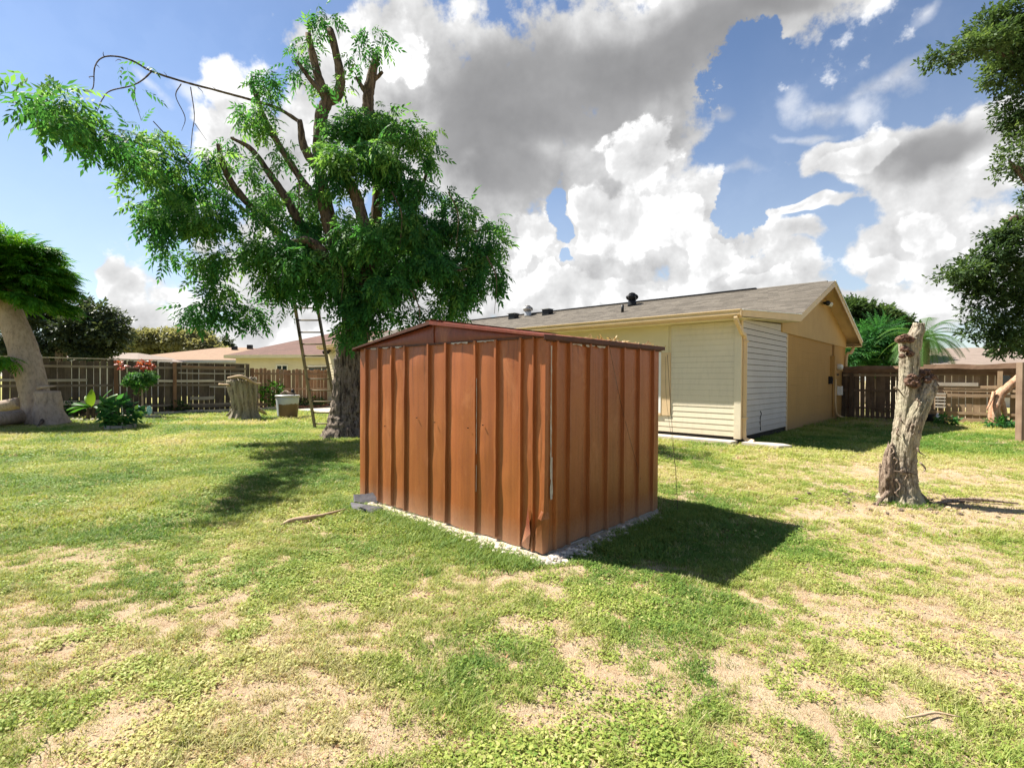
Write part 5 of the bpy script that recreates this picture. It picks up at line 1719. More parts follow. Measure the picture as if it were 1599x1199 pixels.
T = TD
CL = [
 (480, 62, 34, 44, T, .35), (468, 110, 26, 30, T, .3), (528, 120, 14, 40, T, .25), (500, 30, 20, 22, T, .3), (585, 62, 14, 18, T, .2), (560, 90, 22, 30, T, .10),
 (412, 130, 32, 36, T, .7), (385, 175, 32, 36, T, .55), (425, 190, 30, 40, T, .35), (452, 240, 34, 44, T, .3), (352, 215, 38, 34, T, .35), (400, 262, 42, 34, T - .3, .3),
 (600, 190, 56, 42, T, 1.0), (548, 198, 52, 46, T - .3, 1.0), (645, 214, 38, 26, T, .9), (678, 200, 14, 12, T, .8), (668, 245, 24, 26, T, .7),
 (590, 255, 74, 46, T - .6, 1.1), (520, 262, 54, 50, T - .8, .9), (640, 290, 46, 36, T - .4, 1.0), (480, 300, 34, 34, T - .6, .45),
 (330, 262, 46, 40, T - .6, .55), (350, 330, 50, 38, T - .8, .65), (300, 345, 40, 34, T - 1.2, .9), (255, 355, 30, 24, T - 1.6, .7), (420, 330, 54, 44, T - .6, .4),
 (330, 405, 48, 38, T - .8, .7), (400, 400, 66, 38, T - .5, .8), (480, 395, 64, 50, T - .9, 1.2), (560, 360, 70, 54, T - 1.1, .9), (640, 350, 62, 46, T - .6, 1.2), (700, 355, 48, 36, T - .2, 1.1),
 (505, 438, 70, 38, T - .6, 1.2), (425, 440, 46, 34, T - .4, 1.0), (350, 450, 36, 30, T - .6, .65), (600, 430, 74, 52, T - .9, 1.2), (680, 415, 62, 48, T - .5, 1.2), (742, 390, 40, 42, T - .3, 1.1), (774, 382, 24, 22, T - .3, .9),
 (725, 450, 40, 34, T - .4, 1.0), (760, 430, 24, 34, T - .5, .8), (560, 465, 50, 34, T - .8, 1.1), (392, 488, 16, 26, T - .4, .9), (312, 470, 16, 34, T - .8, .8), (650, 485, 52, 20, T - .4, 1.0), (705, 480, 24, 24, T - .4, .9),
 (545, 515, 24, 26, T - .6, 1.0), (345, 478, 14, 22, T - .7, .8), (445, 478, 10, 16, T - .5, .7), (300, 480, 12, 20, T - .9, .5), (575, 500, 30, 14, T - .6, .9),
 (720, 320, 34, 22, T, .9), (690, 300, 20, 14, T, .7), (770, 350, 14, 16, T - .2, .6), (500, 345, 44, 34, T + .3, .9), (560, 420, 80, 50, T + .5, 1.0), (430, 300, 40, 30, T + .5, .5), (620, 380, 80, 50, T + .6, 1.0),
 (45, 150, 34, 15, bdepth(45), .9), (22, 134, 18, 6, bdepth(22), .8), (80, 175, 32, 20, bdepth(80), .8), (55, 120, 18, 16, bdepth(55), .9), (105, 160, 30, 26, bdepth(105), 1.1), (132, 184, 40, 28, bdepth(132), 1.0),
 (150, 212, 34, 22, bdepth(150), 1.0), (200, 225, 38, 24, bdepth(200), .8), (245, 208, 40, 22, bdepth(245), .8), (262, 245, 42, 26, bdepth(262), .8), (215, 262, 24, 20, bdepth(215), .7), (190, 275, 12, 14, bdepth(190), .5),
 (300, 292, 42, 34, bdepth(300), 1.0), (245, 300, 32, 20, bdepth(245), .9), (225, 325, 26, 16, bdepth(225), .8), (275, 330, 36, 24, bdepth(275), 1.0), (240, 372, 18, 14, bdepth(260), .7), (270, 400, 20, 20, bdepth(300), .7),
 (202, 106, 8, 6, bdepth(202), .35), (213, 142, 8, 8, bdepth(213), .2), (235, 106, 6, 5, bdepth(235), .3)]
tmpl = [compound_leaf(4, .32, .14, .056, .65, .25, k) for k in range(3)] + [compound_leaf(3, .26, .135, .056, 1.0, .25, 5), compound_leaf(5, .36, .13, .052, .45, .2, 6)]
# sub-clumps: every ellipse is broken into tufts so that gaps of sky stay open
r_ = np.random.default_rng(11)
sub = []
for (c, rad, wt) in pxblobs(CL, .9):
    small = rad[0] * rad[2] < .05
    k = 1 if small else max(2, int(rad[0] * rad[2] * 20 * min(1, wt + .1)))
    rad = np.maximum(rad - .16, .05)
    for _ in range(k):
        d = r_.normal(size=3); d /= np.linalg.norm(d)
        q = r_.random() ** .45
        cc = c + d * rad * q * .95
        rr_ = .10 if small else r_.uniform(.15, .32)
        sub.append((cc, np.array([rr_, rr_, rr_ * .8]), wt ** .4))
Pn, Dn, Cn = cluster_points(sub, 9000, 12, .2)
ct = np.clip(r_.normal(.54, .26, len(sub)) + .02 * (np.array([s_[0][2] for s_ in sub]) - 5), 0, 1)
tint = ct[Cn] + r_.normal(0, .10, len(Cn))
zc = np.array([s[0][2] for s in sub])
out_ = Dn * np.array([1, 1, .6]) + np.array([0, 0, -.55]) + r_.normal(0, .35, Dn.shape)
foliage('crown', tree, tmpl, Pn, out_, r_.uniform(.7, 1.15, len(Pn)), M_LEAF, np.clip(tint, 0, 1), 13, .5)

# ---- generic background tree
def bg_tree(name, label, base, trunk_pts, trad, blobs, count, mat, tmpls, size, seed, clump=(.3, .6), group=None, dens=8, bark_=None, droop=-.1):
    t = thing(name, label, 'tree', base, group)
    V, F = tube([base + [0, 0, -.05]] + trunk_pts, trad, 12, 16, lambda th, t_, b, d: 1 + .3 * (fbm(b * 5, 3) - .5)); part('trunk', V, F, bark_ or M_BARK, t, True)
    rr = np.random.default_rng(seed)
    top = trunk_pts[-1]
    for (c, rad, wt) in blobs[:7]:
        mid_ = (top + c) / 2 + [0, 0, -.1 * rad[2]]
        V, F = tube([trunk_pts[len(trunk_pts) // 2], mid_, c], [trad[-1] * .8, trad[-1] * .45, .02], 7, 10); part('limb', V, F, bark_ or M_BARK, t, True)
    sub = []
    for (c, rad, wt) in blobs:
        for _ in range(max(3, int(rad[0] * rad[2] * dens))):
            d = rr.normal(size=3); d /= np.linalg.norm(d); q = rr.random() ** .4
            s_ = rr.uniform(*clump)
            sub.append((c + d * rad * q, np.array([s_, s_, s_ * .6]), wt))
    Pn, Dn, Cn = cluster_points(sub, count, seed + 1, .25)
    ct = rr.normal(.4, .16, len(sub))
    tint = ct[Cn] + rr.normal(0, .1, len(Cn))
    D = Dn * np.array([1, 1, .5]) + np.array([0, 0, droop]) + rr.normal(0, .3, Dn.shape)
    foliage('crown', t, tmpls, Pn, D, size * rr.uniform(.7, 1.2, len(Pn)), mat, np.clip(tint, 0, 1), seed + 2, .5)
    return t
oak = [leaf_spray(7, .22, .10, .045, k) for k in range(4)]

# big oak at the right edge; its trunk stands outside the picture
D0 = 13.5
bl = pxblobs([(1592, 60, 44, 46, D0, 1), (1550, 18, 40, 22, D0, .9), (1600, 130, 38, 44, D0, 1), (1548, 72, 26, 16, D0 - .5, .7), (1484, 86, 12, 4, D0 - .5, .4), (1515, 78, 16, 8, D0 - .5, .5), (1560, 110, 16, 16, D0, .6),
              (1600, 200, 30, 40, D0, .7), (1590, 170, 26, 22, D0, .8), (1575, 240, 24, 10, D0, .3), (1600, 255, 22, 14, D0, .5), (1640, 60, 70, 90, D0, 1), (1660, 200, 60, 90, D0 + 1, 1), (1700, 330, 90, 110, D0 + 1, 1),
              (1585, 380, 40, 30, D0, .9), (1550, 370, 28, 12, D0, .6), (1530, 415, 44, 26, D0, 1), (1500, 430, 20, 16, D0, .6), (1565, 425, 50, 36, D0, 1), (1600, 345, 28, 18, D0, .6), (1580, 480, 60, 46, D0, 1.1), (1535, 465, 44, 30, D0, 1),
              (1600, 530, 50, 26, D0, 1), (1545, 520, 34, 24, D0, .9), (1520, 495, 16, 20, D0, .5), (1640, 450, 60, 80, D0, 1)], .8)
b0 = at(1690, 600, D0 + .6); b0[2] = 0
bg_tree('oak_tree', 'big dark oak overhanging the right edge of the yard beyond the fence', b0, [at(1690, 450, D0 + .6), at(1680, 300, D0 + .5), at(1650, 200, D0 + .3), at(1640, 80, D0)], [.35, .28, .22, .16, .08], bl, 11500, M_DARKLEAF, oak, 1.2, 21, (.18, .38), dens=11, bark_=M_LIMB)
otree = [o for o in scene.objects if o.name.startswith('oak_tree')][0]
V, F = tube([at(1690, 400, D0 + .5), at(1640, 330, D0 + .3), at(1600, 275, D0), at(1585, 262, D0), at(1575, 250, D0)], [.16, .12, .10, .07, .02], 10, 22); part('limb', V, F, M_LIMB, otree, True)
V, F = tube([at(1680, 430, D0 + .5), at(1620, 360, D0 + .2), at(1585, 340, D0), at(1560, 365, D0)], [.12, .09, .07, .02], 9, 16); part('limb', V, F, M_LIMB, otree, True)

# dark tree over the right fence behind the gable
D1 = 31
bl = pxblobs([(1360, 500, 34, 22, D1, 1), (1335, 485, 22, 16, D1, .9), (1385, 500, 30, 20, D1, 1), (1345, 520, 40, 24, D1, 1), (1400, 520, 20, 24, D1, 1), (1320, 530, 30, 30, D1, 1)], .8)
b0 = at(1360, 600, D1); b0[2] = 0
bg_tree('background_tree', 'dark broad tree standing furthest behind the gable wall and the palm', b0, [at(1360, 560, D1), at(1358, 530, D1), at(1360, 510, D1)], [.3, .25, .2, .12], bl, 6000, M_DARKLEAF, oak, 2.6, 31, (.4, .8), dens=3)
# bright feathery shrub tree just over the fence
D2 = 24
bl = pxblobs([(1365, 545, 34, 18, D2, 1), (1350, 530, 26, 16, D2, 1), (1390, 530, 26, 18, D2, 1), (1375, 560, 46, 16, D2, 1), (1335, 560, 20, 14, D2, 1)], .8)
b0 = at(1370, 600, D2); b0[2] = 0
fern = [compound_leaf(8, .5, .12, .03, .35, .2, 40 + k) for k in range(3)]
bg_tree('feathery_tree', 'bright green feathery bush rising over the dark fence next to the gable', b0, [at(1370, 575, D2), at(1370, 555, D2)], [.12, .1, .06], bl, 1500, M_LEAF, fern, 1.5, 41, (.3, .6), dens=4, droop=.15)

# palm
D3 = 22
pb = at(1445, 600, D3); pb[2] = 0
palm = thing('palm_tree', 'date palm with long arching fronds behind the right fence', 'palm', pb)
top = at(1443, 530, D3)
V, F = tube([pb, at(1444, 565, D3), top], [.22, .18, .2], 12, 20, lambda th, t, b, d: 1 + .15 * np.sin(b[:, 2] * 40)); part('trunk', V, F, M_LIMB, palm, True)
rr = np.random.default_rng(5)
for k in range(40):
    a = 2 * pi * k / 40 + rr.normal() * .12; e = rr.uniform(-.15, 1.2)
    L = rr.uniform(1.7, 2.3)
    n_ = 26
    V, Q = [], []
    p = top.copy(); dv = np.array([cos(a) * cos(e), sin(a) * cos(e), sin(e)])
    pts = []
    for i in range(n_):
        pts.append(p.copy()); p = p + dv * L / n_; dv = dv + np.array([0, 0, -.075 - .02 * rr.random()]); dv /= np.linalg.norm(dv)
    sd_ = np.array([-sin(a), cos(a), 0])
    for i in range(2, n_):
        t = i / n_; l = .42 * (sin(pi * min(1, t * .95 + .08)) ** .6) * rr.uniform(.85, 1.1)
        fw = (pts[i] - pts[i - 1]); fw /= np.linalg.norm(fw)
        for sg in (1, -1):
            tip = pts[i] + (sd_ * sg * .8 + fw * .7 + np.array([0, 0, -.25])) * l
            n0 = len(V); V += [pts[i] - fw * .022, pts[i] + fw * .022, tip, tip - fw * .006]; Q.append((n0, n0 + 1, n0 + 2, n0 + 3))
    for i in range(n_ - 1):
        n0 = len(V); V += [pts[i] - sd_ * .012, pts[i] + sd_ * .012, pts[i + 1] + sd_ * .01, pts[i + 1] - sd_ * .01]; Q.append((n0, n0 + 1, n0 + 2, n0 + 3))
    V = np.array(V) - top
    me = mesh_quads('frond', V, np.array(Q), M_PALM, False, {'tint': np.full(len(V), np.clip(rr.normal(.4, .2), 0, 1))})
    add('frond', me, palm, top - pb)

# trees over the left fence
D4 = 27
bl = pxblobs([(90, 500, 60, 34, D4, 1), (130, 480, 34, 22, D4, .9), (150, 520, 38, 24, D4, .9), (110, 535, 70, 22, D4, 1), (60, 530, 50, 26, D4, 1), (165, 495, 22, 14, D4, .6), (175, 520, 20, 10, D4, .5), (10, 500, 50, 40, D4, 1), (150, 545, 30, 12, D4, .7), (-60, 500, 60, 60, D4, 1), (20, 545, 60, 16, D4, 1)], .8)
b0 = at(95, 600, D4); b0[2] = 0
bg_tree('background_tree', 'dark layered tree beyond the weathered fence right of the leaning pale trunk', b0, [at(95, 560, D4), at(98, 530, D4), at(100, 510, D4)], [.3, .25, .2, .12], bl, 5600, M_OLIVEDK, oak, 2.3, 51, (.35, .8), dens=1.5)
D5 = 60
bl = pxblobs([(260, 545, 66, 20, D5, 1), (240, 532, 36, 12, D5, 1), (285, 530, 34, 11, D5, 1), (215, 545, 26, 12, D5, 1), (310, 548, 30, 12, D5, 1), (260, 560, 80, 16, D5, 1), (340, 556, 20, 8, D5, .7)], .6)
b0 = at(262, 600, D5); b0[2] = 0
bg_tree('background_tree', 'distant rounded olive tree behind the orange roof', b0, [at(262, 575, D5), at(262, 560, D5)], [.6, .5, .3], bl, 10000, M_SAGE, oak, 3.6, 61, (.6, 1.6), dens=.6)
D6 = 90
b0 = at(354, 580, D6); b0[2] = 0
tp = thing('conifer', 'tiny dark conifer tip above the far roofs', 'tree', b0)
V, F = tube([b0, at(354, 535, D6)], [.4, .1], 8, 5); part('trunk', V, F, M_BARK, tp, True)
bl = pxblobs([(354, 548, 6, 6, D6, 1), (354, 540, 4, 5, D6, 1), (354, 533, 2, 4, D6, 1), (354, 560, 8, 8, D6, 1)], 1)
Pn, Dn, Cn = cluster_points(bl, 500, 3); foliage('crown', tp, oak, Pn, Dn, np.full(len(Pn), 5.0), M_OLIVEDK, np.full(len(Pn), .3), 4)

# ---- leaning pale-barked tree at the left with a feathery crown
PD = ground(75, 662)
L0 = PD[1]
pc = thing('pale_tree', 'leaning pale-trunked tree with a dense feathery umbrella crown', 'tree', PD)
pp_ = lambda u, v, d=0.: at(u, v, L0 + d)
V, F = tube([pp_(66, 664), pp_(60, 640), pp_(52, 605), pp_(40, 560), pp_(25, 515), pp_(12, 480), pp_(5, 440)], [.40, .36, .36, .37, .33, .30, .22], 28, 60, lambda th, t, b, d: 1 + .10 * (fbm(b * 2.2, 3) - .5) * 2 + .03 * (fbm(b * 9, 2) - .5)); part('trunk', V, F, M_PALEBARK, pc, True)
for h in (.28, .42, .68):
    q = int(h * 59)
# cut stub clasped by the trunk
V, F = tube([pp_(82, 664, -.2), pp_(76, 640, -.25), pp_(74, 612, -.25)], [.42, .33, .30], 30, 30, lambda th, t, b, d: 1 + .12 * (fbm(b * 3, 3) - .5) * 2 + .5 * max(0, .25 - t) * fbm(np.stack([np.cos(th) * 2, np.sin(th) * 2, th * 0 + 3], 1), 3), jag=.02); st_ = part('cut_stub', V, F, M_PALEBARK, pc, True)
V, F = tube([pp_(74, 613, -.25), pp_(74, 610.5, -.25)], [.285, .27], 24, 3); part('sawn_face', V, F, M_CUT, st_, True)
V, F = tube([pp_(60, 606, -.3), pp_(72, 604, -.45), pp_(88, 603, -.35)], [.06, .05, .01], 10, 14); part('bark_lip', V, F, M_PALEBARK, pc, True)
for (u, v, r0) in ((100, 655, .04), (112, 653, .03), (106, 662, .035), (46, 664, .06), (60, 668, .04)):
    e = ground(u + (u - 75) * .15, v); e[2] = 0
    V, F = tube([PD + (e - PD) * .3 + [0, 0, .25], PD + (e - PD) * .7 + [0, 0, .09], e + [0, 0, .02]], [r0 * 1.6, r0, .02], 10, 12, lambda th, t, b, d: 1 + .4 * (fbm(b * 9, 3) - .5)); part('root', V, F, M_LIMB, pc, True)
for (u, v, dd) in ((50, 440, .5), (-30, 430, 0), (0, 410, .5)):
    V, F = tube([pp_(10, 485), pp_((10 + u) / 2, (490 + v) / 2, dd * .4), pp_(u, v, dd)], [.14, .09, .03], 8, 12); part('limb', V, F, M_PALEBARK, pc, True)
CLp = pxblobs([(0, 395, 70, 22, L0, 1), (30, 400, 38, 18, L0, 1), (50, 430, 32, 24, L0, 1.1), (66, 452, 22, 18, L0, 1), (72, 472, 16, 10, L0, .8), (20, 434, 66, 32, L0, 1.2), (-20, 440, 60, 44, L0, 1), (25, 466, 52, 14, L0 - .4, .9), (55, 470, 24, 8, L0, .7), (-60, 420, 40, 50, L0, 1), (8, 560, 14, 4, L0 - .5, .25)], 1.0)
sub = []
for (c, rad, wt) in CLp:
    for _ in range(max(3, int(rad[0] * rad[2] * 30))):
        d = r_.normal(size=3); d /= np.linalg.norm(d); q = r_.random() ** .4
        sub.append((c + d * rad * q, np.array([.2, .2, .12]), wt))
Pn, Dn, Cn = cluster_points(sub, 4200, 71, .2)
ctr = at(10, 470, L0)
rad_ = Pn - ctr; rad_ /= np.linalg.norm(rad_, axis=1)[:, None]
tmp = [compound_leaf(11, .52, .15, .040, .28, .05, 80 + k) for k in range(3)]
zrel = np.clip((Pn[:, 2] - ctr[2]) / 1.6, -.3, 1)
foliage('crown', pc, tmp, Pn, rad_ * np.array([1, 1, .15]) + r_.normal(0, .25, Pn.shape) * [1, 1, .4] + [0, 0, .02], r_.uniform(.8, 1.25, len(Pn)), M_FERN, np.clip(r_.normal(.62, .22, len(Pn)), 0, 1), 73, .12)
# logs beside it
for i, (a, b, r0, r1, lab) in enumerate((((-30, 655), (34, 628), .22, .16, 'upper pale log lying beside the leaning trunk, cut end raised'), ((-40, 668), (36, 650), .20, .20, 'lower pale log lying on the grass beside the leaning trunk'))):
    pa, pb_ = ground(a[0], a[1] + 5), at(b[0], b[1], L0 - .2 * i)
    pa[2] = .18 if i else .30
    V, F = tube([pa, (pa + pb_) / 2 + [0, 0, .03], pb_], [r0, (r0 + r1) / 2, r1], 20, 20, lambda th, t, b_, d: 1 + .15 * (fbm(b_ * 4, 3) - .5) * 2)
    o = part('log', V, F, M_PALEBARK, None, True); tag(o, lab, 'log', 'logs by the leaning tree')

# ------------------------------------------------------------------ stumps


# split hollow stump on the left lawn
s0 = ground(382, 654); SD = s0[1]
stp = thing('tree_stump', 'tall hollow split grey stump with flaring roots on the left lawn', 'stump', s0)
def cleft(th, centres, wd):
    k = 0
    for c_ in centres:
        d_ = np.abs((th - c_ + pi) % (2 * pi) - pi)
        k = k + np.exp(-(d_ / wd) ** 2)
    return k
def stump_rel(th, t, b, d):
    k = 1 + .22 * (fbm(np.stack([np.cos(th) * 4.2, np.sin(th) * 4.2, np.full(len(th), t * 1.2 + 4)], 1), 5, .6) - .5) * 2
    tt = th + .35 * (fbm(np.array([[t * 3, 1.0, 2.0]]), 2)[0] - .5)
    k = k - .30 * cleft(tt, (.5, 1.15, 2.0, 3.3, 4.05, 4.5, 5.0, 5.5, 6.0), .09) * (1.05 - t * .6)
    k = k + 1.5 * max(0, .26 - t) ** 1.3 * (.5 + 1.6 * fbm(np.stack([np.cos(th) * 2.4, np.sin(th) * 2.4, th * 0 + 9], 1), 3))
    return k
V, F = tube([s0 + [0, 0, -.05], s0 + [0, 0, .4], at(381, 615, SD), at(378, 595, SD)], [.43, .40, .44, .47], 96, 60, stump_rel, jag=.16)
part('trunk', V, F, M_GREYSTUMP, stp, True)
V, F = tube([at(356, 590, SD - .3), at(377, 588, SD - .45), at(398, 598, SD - .2), at(408, 599, SD - .1)], [.03, .06, .035, .03], 8, 18); part('sawn_rim', V, F, M_CUT, stp, True)
V, F = tube([at(342, 600, SD - .3), at(360, 601, SD - .4)], [.035, .03], 8, 6); part('broken_slat', V, F, M_CUT, stp, True)
for (u, v) in ((352, 652), (418, 648)):
    e = ground(u, v)
    V, F = tube([s0 + (e - s0) * .45 + [0, 0, .34], s0 + (e - s0) * .8 + [0, 0, .13], e + [0, 0, -.01]], [.09, .06, .02], 12, 14, lambda th, t, b, d: 1 + .45 * (fbm(b * 7, 3) - .5) * 2); part('root', V, F, M_GREYSTUMP, stp, True)

# sawn dead trunk on the right with burls and a side limb
r0 = ground(1405, 783); RD = r0[1]
rp = lambda u, v, d=0.: at(u, v, RD + d)
rs = thing('dead_trunk', 'standing sawn-off dead tree trunk with a burled side limb on the right lawn', 'stump', r0)
def rel2(seed, amp=.14, fr=3.4, flare=0.):
    def f(th, t, b, d):
        a = np.stack([np.cos(th) * fr, np.sin(th) * fr, np.full(len(th), t * 1.6 + seed)], 1)
        x = fbm(a, 5, .62)
        k = 1 - amp * 1.5 * np.exp(-(np.abs(x - .5) / .035) ** 1.3) + amp * (x - .5) + .10 * (fbm(b * 26 + seed, 4) - .5) * 2
        if flare: k = k + flare * (max(0, .20 - t) / .20) ** 1.6 * (.2 + 1.7 * fbm(np.stack([np.cos(th) * 1.8, np.sin(th) * 1.8, th * 0 + seed], 1), 3))
        return k
    return f
V, F = tube([r0 + [0, 0, -.06], rp(1407, 760), rp(1409, 720), rp(1412, 685), rp(1416, 640), rp(1419, 600), rp(1420, 560), rp(1418, 530)], [.205, .168, .142, .126, .110, .100, .098, .104], 110, 190, rel2(1, .11, 4.2, .35), jag=.03)
part('trunk', V, F, M_STUMPB, rs, True)
V, F = tube([rp(1422, 545), rp(1427, 528), rp(1433, 516), rp(1434, 506)], [.10, .085, .072, .062], 36, 30, rel2(5, .14, 3), jag=.03); part('broken_top', V, F, M_STUMPB, rs, True)
V, F = tube([rp(1412, 730, -.03), rp(1419, 690, -.07), rp(1428, 655, -.10), rp(1440, 625, -.09), rp(1446, 605, -.06), rp(1443, 590, 0)], [.08, .105, .100, .094, .108, .10], 80, 120, rel2(8, .13, 3.8)); part('side_limb', V, F, M_STUMPB, rs, True)
rr = np.random.default_rng(9)
for (u, v, rad, dd) in ((1422, 596, .062, -.12), (1428, 600, .05, -.14), (1424, 590, .05, -.12), (1438, 584, .060, -.06), (1446, 583, .055, -.05), (1453, 590, .05, -.08), (1458, 600, .045, -.06), (1459, 592, .04, -.03), (1449, 594, .04, -.13), (1433, 592, .04, -.13), (1405, 530, .045, -.06), (1413, 528, .05, -.08), (1421, 530, .045, -.08), (1412, 545, .04, -.09), (1421, 552, .04, -.08), (1409, 556, .03, -.08)):
    c = rp(u, v, dd)
    ph = np.linspace(0, pi, 12); 
    V, F = tube([c + [0, 0, -rad], c + [0, 0, -rad * .6], c, c + [0, 0, rad * .6], c + [0, 0, rad]], [rad * .25, rad * .85, rad, rad * .8, rad * .2], 30, 26, lambda th, t, b, d: 1 + .85 * (fbm(b * 30, 4, .65) - .5) * 2); part('burl', V, F, M_BURL, rs, True)
V, F = tube([rp(1388, 782), rp(1386, 750, -.05), rp(1388, 715, -.02), rp(1391, 696, 0)], [.085, .07, .055, .035], 40, 60, rel2(12, .3, 2.6), jag=.08); part('split_slab', V, F, M_DEAD, rs, True)
V, F = tube([rp(1379, 768, .1), rp(1378, 740, .1), rp(1377, 726, .1)], [.05, .04, .03], 24, 30, rel2(14, .3, 2.6), jag=.05); part('split_slab', V, F, M_DEAD, rs, True)
for (u, v, r_0) in ((1368, 788, .022), (1450, 781, .022)):
    e = ground(u, v); V, F = tube([r0 + (e - r0) * .4 + [0, 0, .16], r0 + (e - r0) * .8 + [0, 0, .05], e + [0, 0, -.01]], [r_0 * 1.5, r_0, .015], 10, 12, lambda th, t, b, d: 1 + .5 * (fbm(b * 14, 3) - .5) * 2); part('root', V, F, M_DEAD, rs, True)
# bark flake collar and twigs
V, F = tube([rp(1396, 735, -.2), rp(1408, 737, -.24), rp(1420, 738, -.23), rp(1432, 741, -.12)], [.006, .012, .010, .006], 7, 16); part('dead_vine', V, F, M_LIMB, rs, True)
for k in range(16):
    v = rr.uniform(600, 770); u = rr.choice([1396, 1398, 1432, 1404]) + rr.normal() * 3
    c = rp(u, v, -.16 + .04 * rr.normal())
    V, F = tube([c, c + [rr.normal() * .03, -.02, -.03 - .04 * rr.random()], c + [rr.normal() * .04, -.03, -.06 - .06 * rr.random()]], [.012, .010, .003], 5, 8); part('bark_flake', V, F, M_DEAD, rs, True)
cp_, cs_ = [], []
for k in range(150):
    a_ = rr.uniform(0, 6.28); q_ = .22 + abs(rr.normal()) * .28
    p_ = r0 + np.array([cos(a_) * q_ * 1.3, sin(a_) * q_, .008]); cp_.append(p_); cs_.append(rr.choice((.008, .013, .02, .03)))
rocks('bark_chips', 'bark chips and crumbled wood scattered round the dead trunk', 'debris', cp_, [M_DEAD, M_LIMB, M_CUT], cs_)
# fallen bark strips in its shadow
for (u0, v0, u1, v1) in ((1450, 790, 1530, 786), (1470, 782, 1590, 788)):
    a, b = ground(u0, v0), ground(u1, v1)
    V, F = tube([a + [0, 0, .02], (a + b) / 2 + [0, .03, .035], b + [0, 0, .015]], [.012, .022, .008], 7, 16, lambda th, t, b_, d: 1 + .4 * (fbm(b_ * 15, 2) - .5)); o = part('fallen_bark', V, F, M_DEAD, None, True)
    tag(o, 'shorter dark bark strip on the grass nearer the dead trunk' if u1 == 1530 else 'longer dark bark strip reaching right across the grass from the dead trunk', 'bark')

# ------------------------------------------------------------------ garden plants at the left
def ring_of_blocks(name, label, c, rad, n_, mat_, h_=.12, wd=.11):
    t = thing(name, label, 'edging', c)
    for k in range(n_):
        a0 = 2 * pi * k / n_ + .03; a1 = 2 * pi * (k + 1) / n_ - .03
        V = []
        hh = h_ * random.uniform(.85, 1.1)
        for z in (0, hh):
            for (a, r) in ((a0, rad), (a1, rad), (a1, rad - wd), (a0, rad - wd)): V.append(c + np.array([cos(a) * r, sin(a) * r, z]))
        part('block', V, BOXF, mat_, t)
    return t
c = ground(177, 671) + [0, .25, 0]
ring_of_blocks('brick_ring', 'ring of grey concrete blocks round the bushy sapling', c, .36, 8, M_GREYC)
def plant(name, label, cat, base, stems, leaves_n, tmpls, mat, rad, h_, seed, size=1.0, tint=(.4, .15), stem_mat=None, zlo=.15):
    t = thing(name, label, cat, base)
    rr = np.random.default_rng(seed)
    for k in range(stems):
        a = rr.uniform(0, 6.28); e = base + np.array([cos(a) * rad * .5 * rr.random(), sin(a) * rad * .5 * rr.random(), h_ * rr.uniform(.6, .9)])
        V, F = tube([base + [0.02 * rr.normal(), 0.02 * rr.normal(), 0], (base + e) / 2 + rr.normal(0, .02, 3), e], [.014, .01, .006], 6, 8); part('stem', V, F, stem_mat or M_LIMB, t, True)
    c = base + [0, 0, h_ * (zlo + 1) / 2]
    Pn, Dn, Cn = cluster_points([(c, np.array([rad, rad, h_ * (1 - zlo) / 2]), 1)], leaves_n, seed + 1, .3)
    D = Dn * [1, 1, .6] + [0, 0, -.15] + rr.normal(0, .3, Dn.shape)
    foliage('foliage', t, tmpls, Pn, D, size * rr.uniform(.7, 1.2, len(Pn)), mat, np.clip(rr.normal(*tint, len(Pn)), 0, 1), seed + 2)
    return t
broad = [leaf_spray(5, .14, .17, .075, 90 + k) for k in range(4)]
plant('sapling', 'bushy dark green sapling growing inside the grey block ring', 'shrub', c + [0, 0, .02], 7, 120, broad, M_LEAF, .36, .80, 101, 1.25, (.45, .3))
V, F = tube([c + [.12, -.1, 0], c + [.13, -.1, .45], c + [.12, -.1, .62]], [.015, .012, .008], 7, 8); o = part('support_stake', V, F, M_WHITE, None, True); tag(o, 'thin white stake beside the bushy sapling', 'stake')

# banana plants
bb = ground(146, 656)
ban = thing('banana_plant', 'young banana plant with broad upright yellow-green leaves by the fence', 'banana plant', bb)
rr = np.random.default_rng(77)
for k, (dx, h_) in enumerate(((0, .48), (.16, .55), (-.18, .40))):
    V, F = tube([bb + [dx, 0, 0], bb + [dx, 0, h_]], [.06, .035], 10, 6); part('stalk', V, F, M_LIMB, ban, True)
for k, (a, e, L, w_, tn) in enumerate(((1.9, 1.25, .62, .24, .95), (2.4, 1.0, .5, .2, .9), (3.1, .25, .85, .2, .25), (2.9, .05, 1.0, .2, .2), (3.3, .5, .6, .18, .3), (.4, .9, .75, .16, .5), (.1, .5, .8, .17, .3), (.9, 1.1, .7, .12, .6), (5.2, .3, .6, .2, .3), (4.4, .5, .5, .2, .35), (6.0, .15, .7, .18, .3))):
    st = bb + np.array([(-.1 if cos(a) < 0 else .12), 0, .45])
    dv = np.array([cos(a) * cos(e), sin(a) * cos(e) * .6, sin(e)]); sd_ = np.cross(dv, [0, 0, 1.0]); sd_ /= np.linalg.norm(sd_)
    V = []; n_ = 9; p = st.copy()
    for i in range(n_ + 1):
        t = i / n_; ww = w_ * sin(pi * min(1, t * .92 + .05)) ** .7 / 2
        V += [p - sd_ * ww + [0, 0, -.02 - ww * .3], p, p + sd_ * ww + [0, 0, -.02 - ww * .3]]
        p = p + dv * L / n_; dv = dv + [0, 0, -.10]; dv /= np.linalg.norm(dv)
    Q = [(3 * i + j, 3 * i + j + 1, 3 * i + j + 4, 3 * i + j + 3) for i in range(n_) for j in range(2)]
    me = mesh_quads('leaf', np.array(V) - bb, np.array(Q), M_BANANA, True, {'tint': np.full(len(V), tn)})
    add('leaf', me, ban)
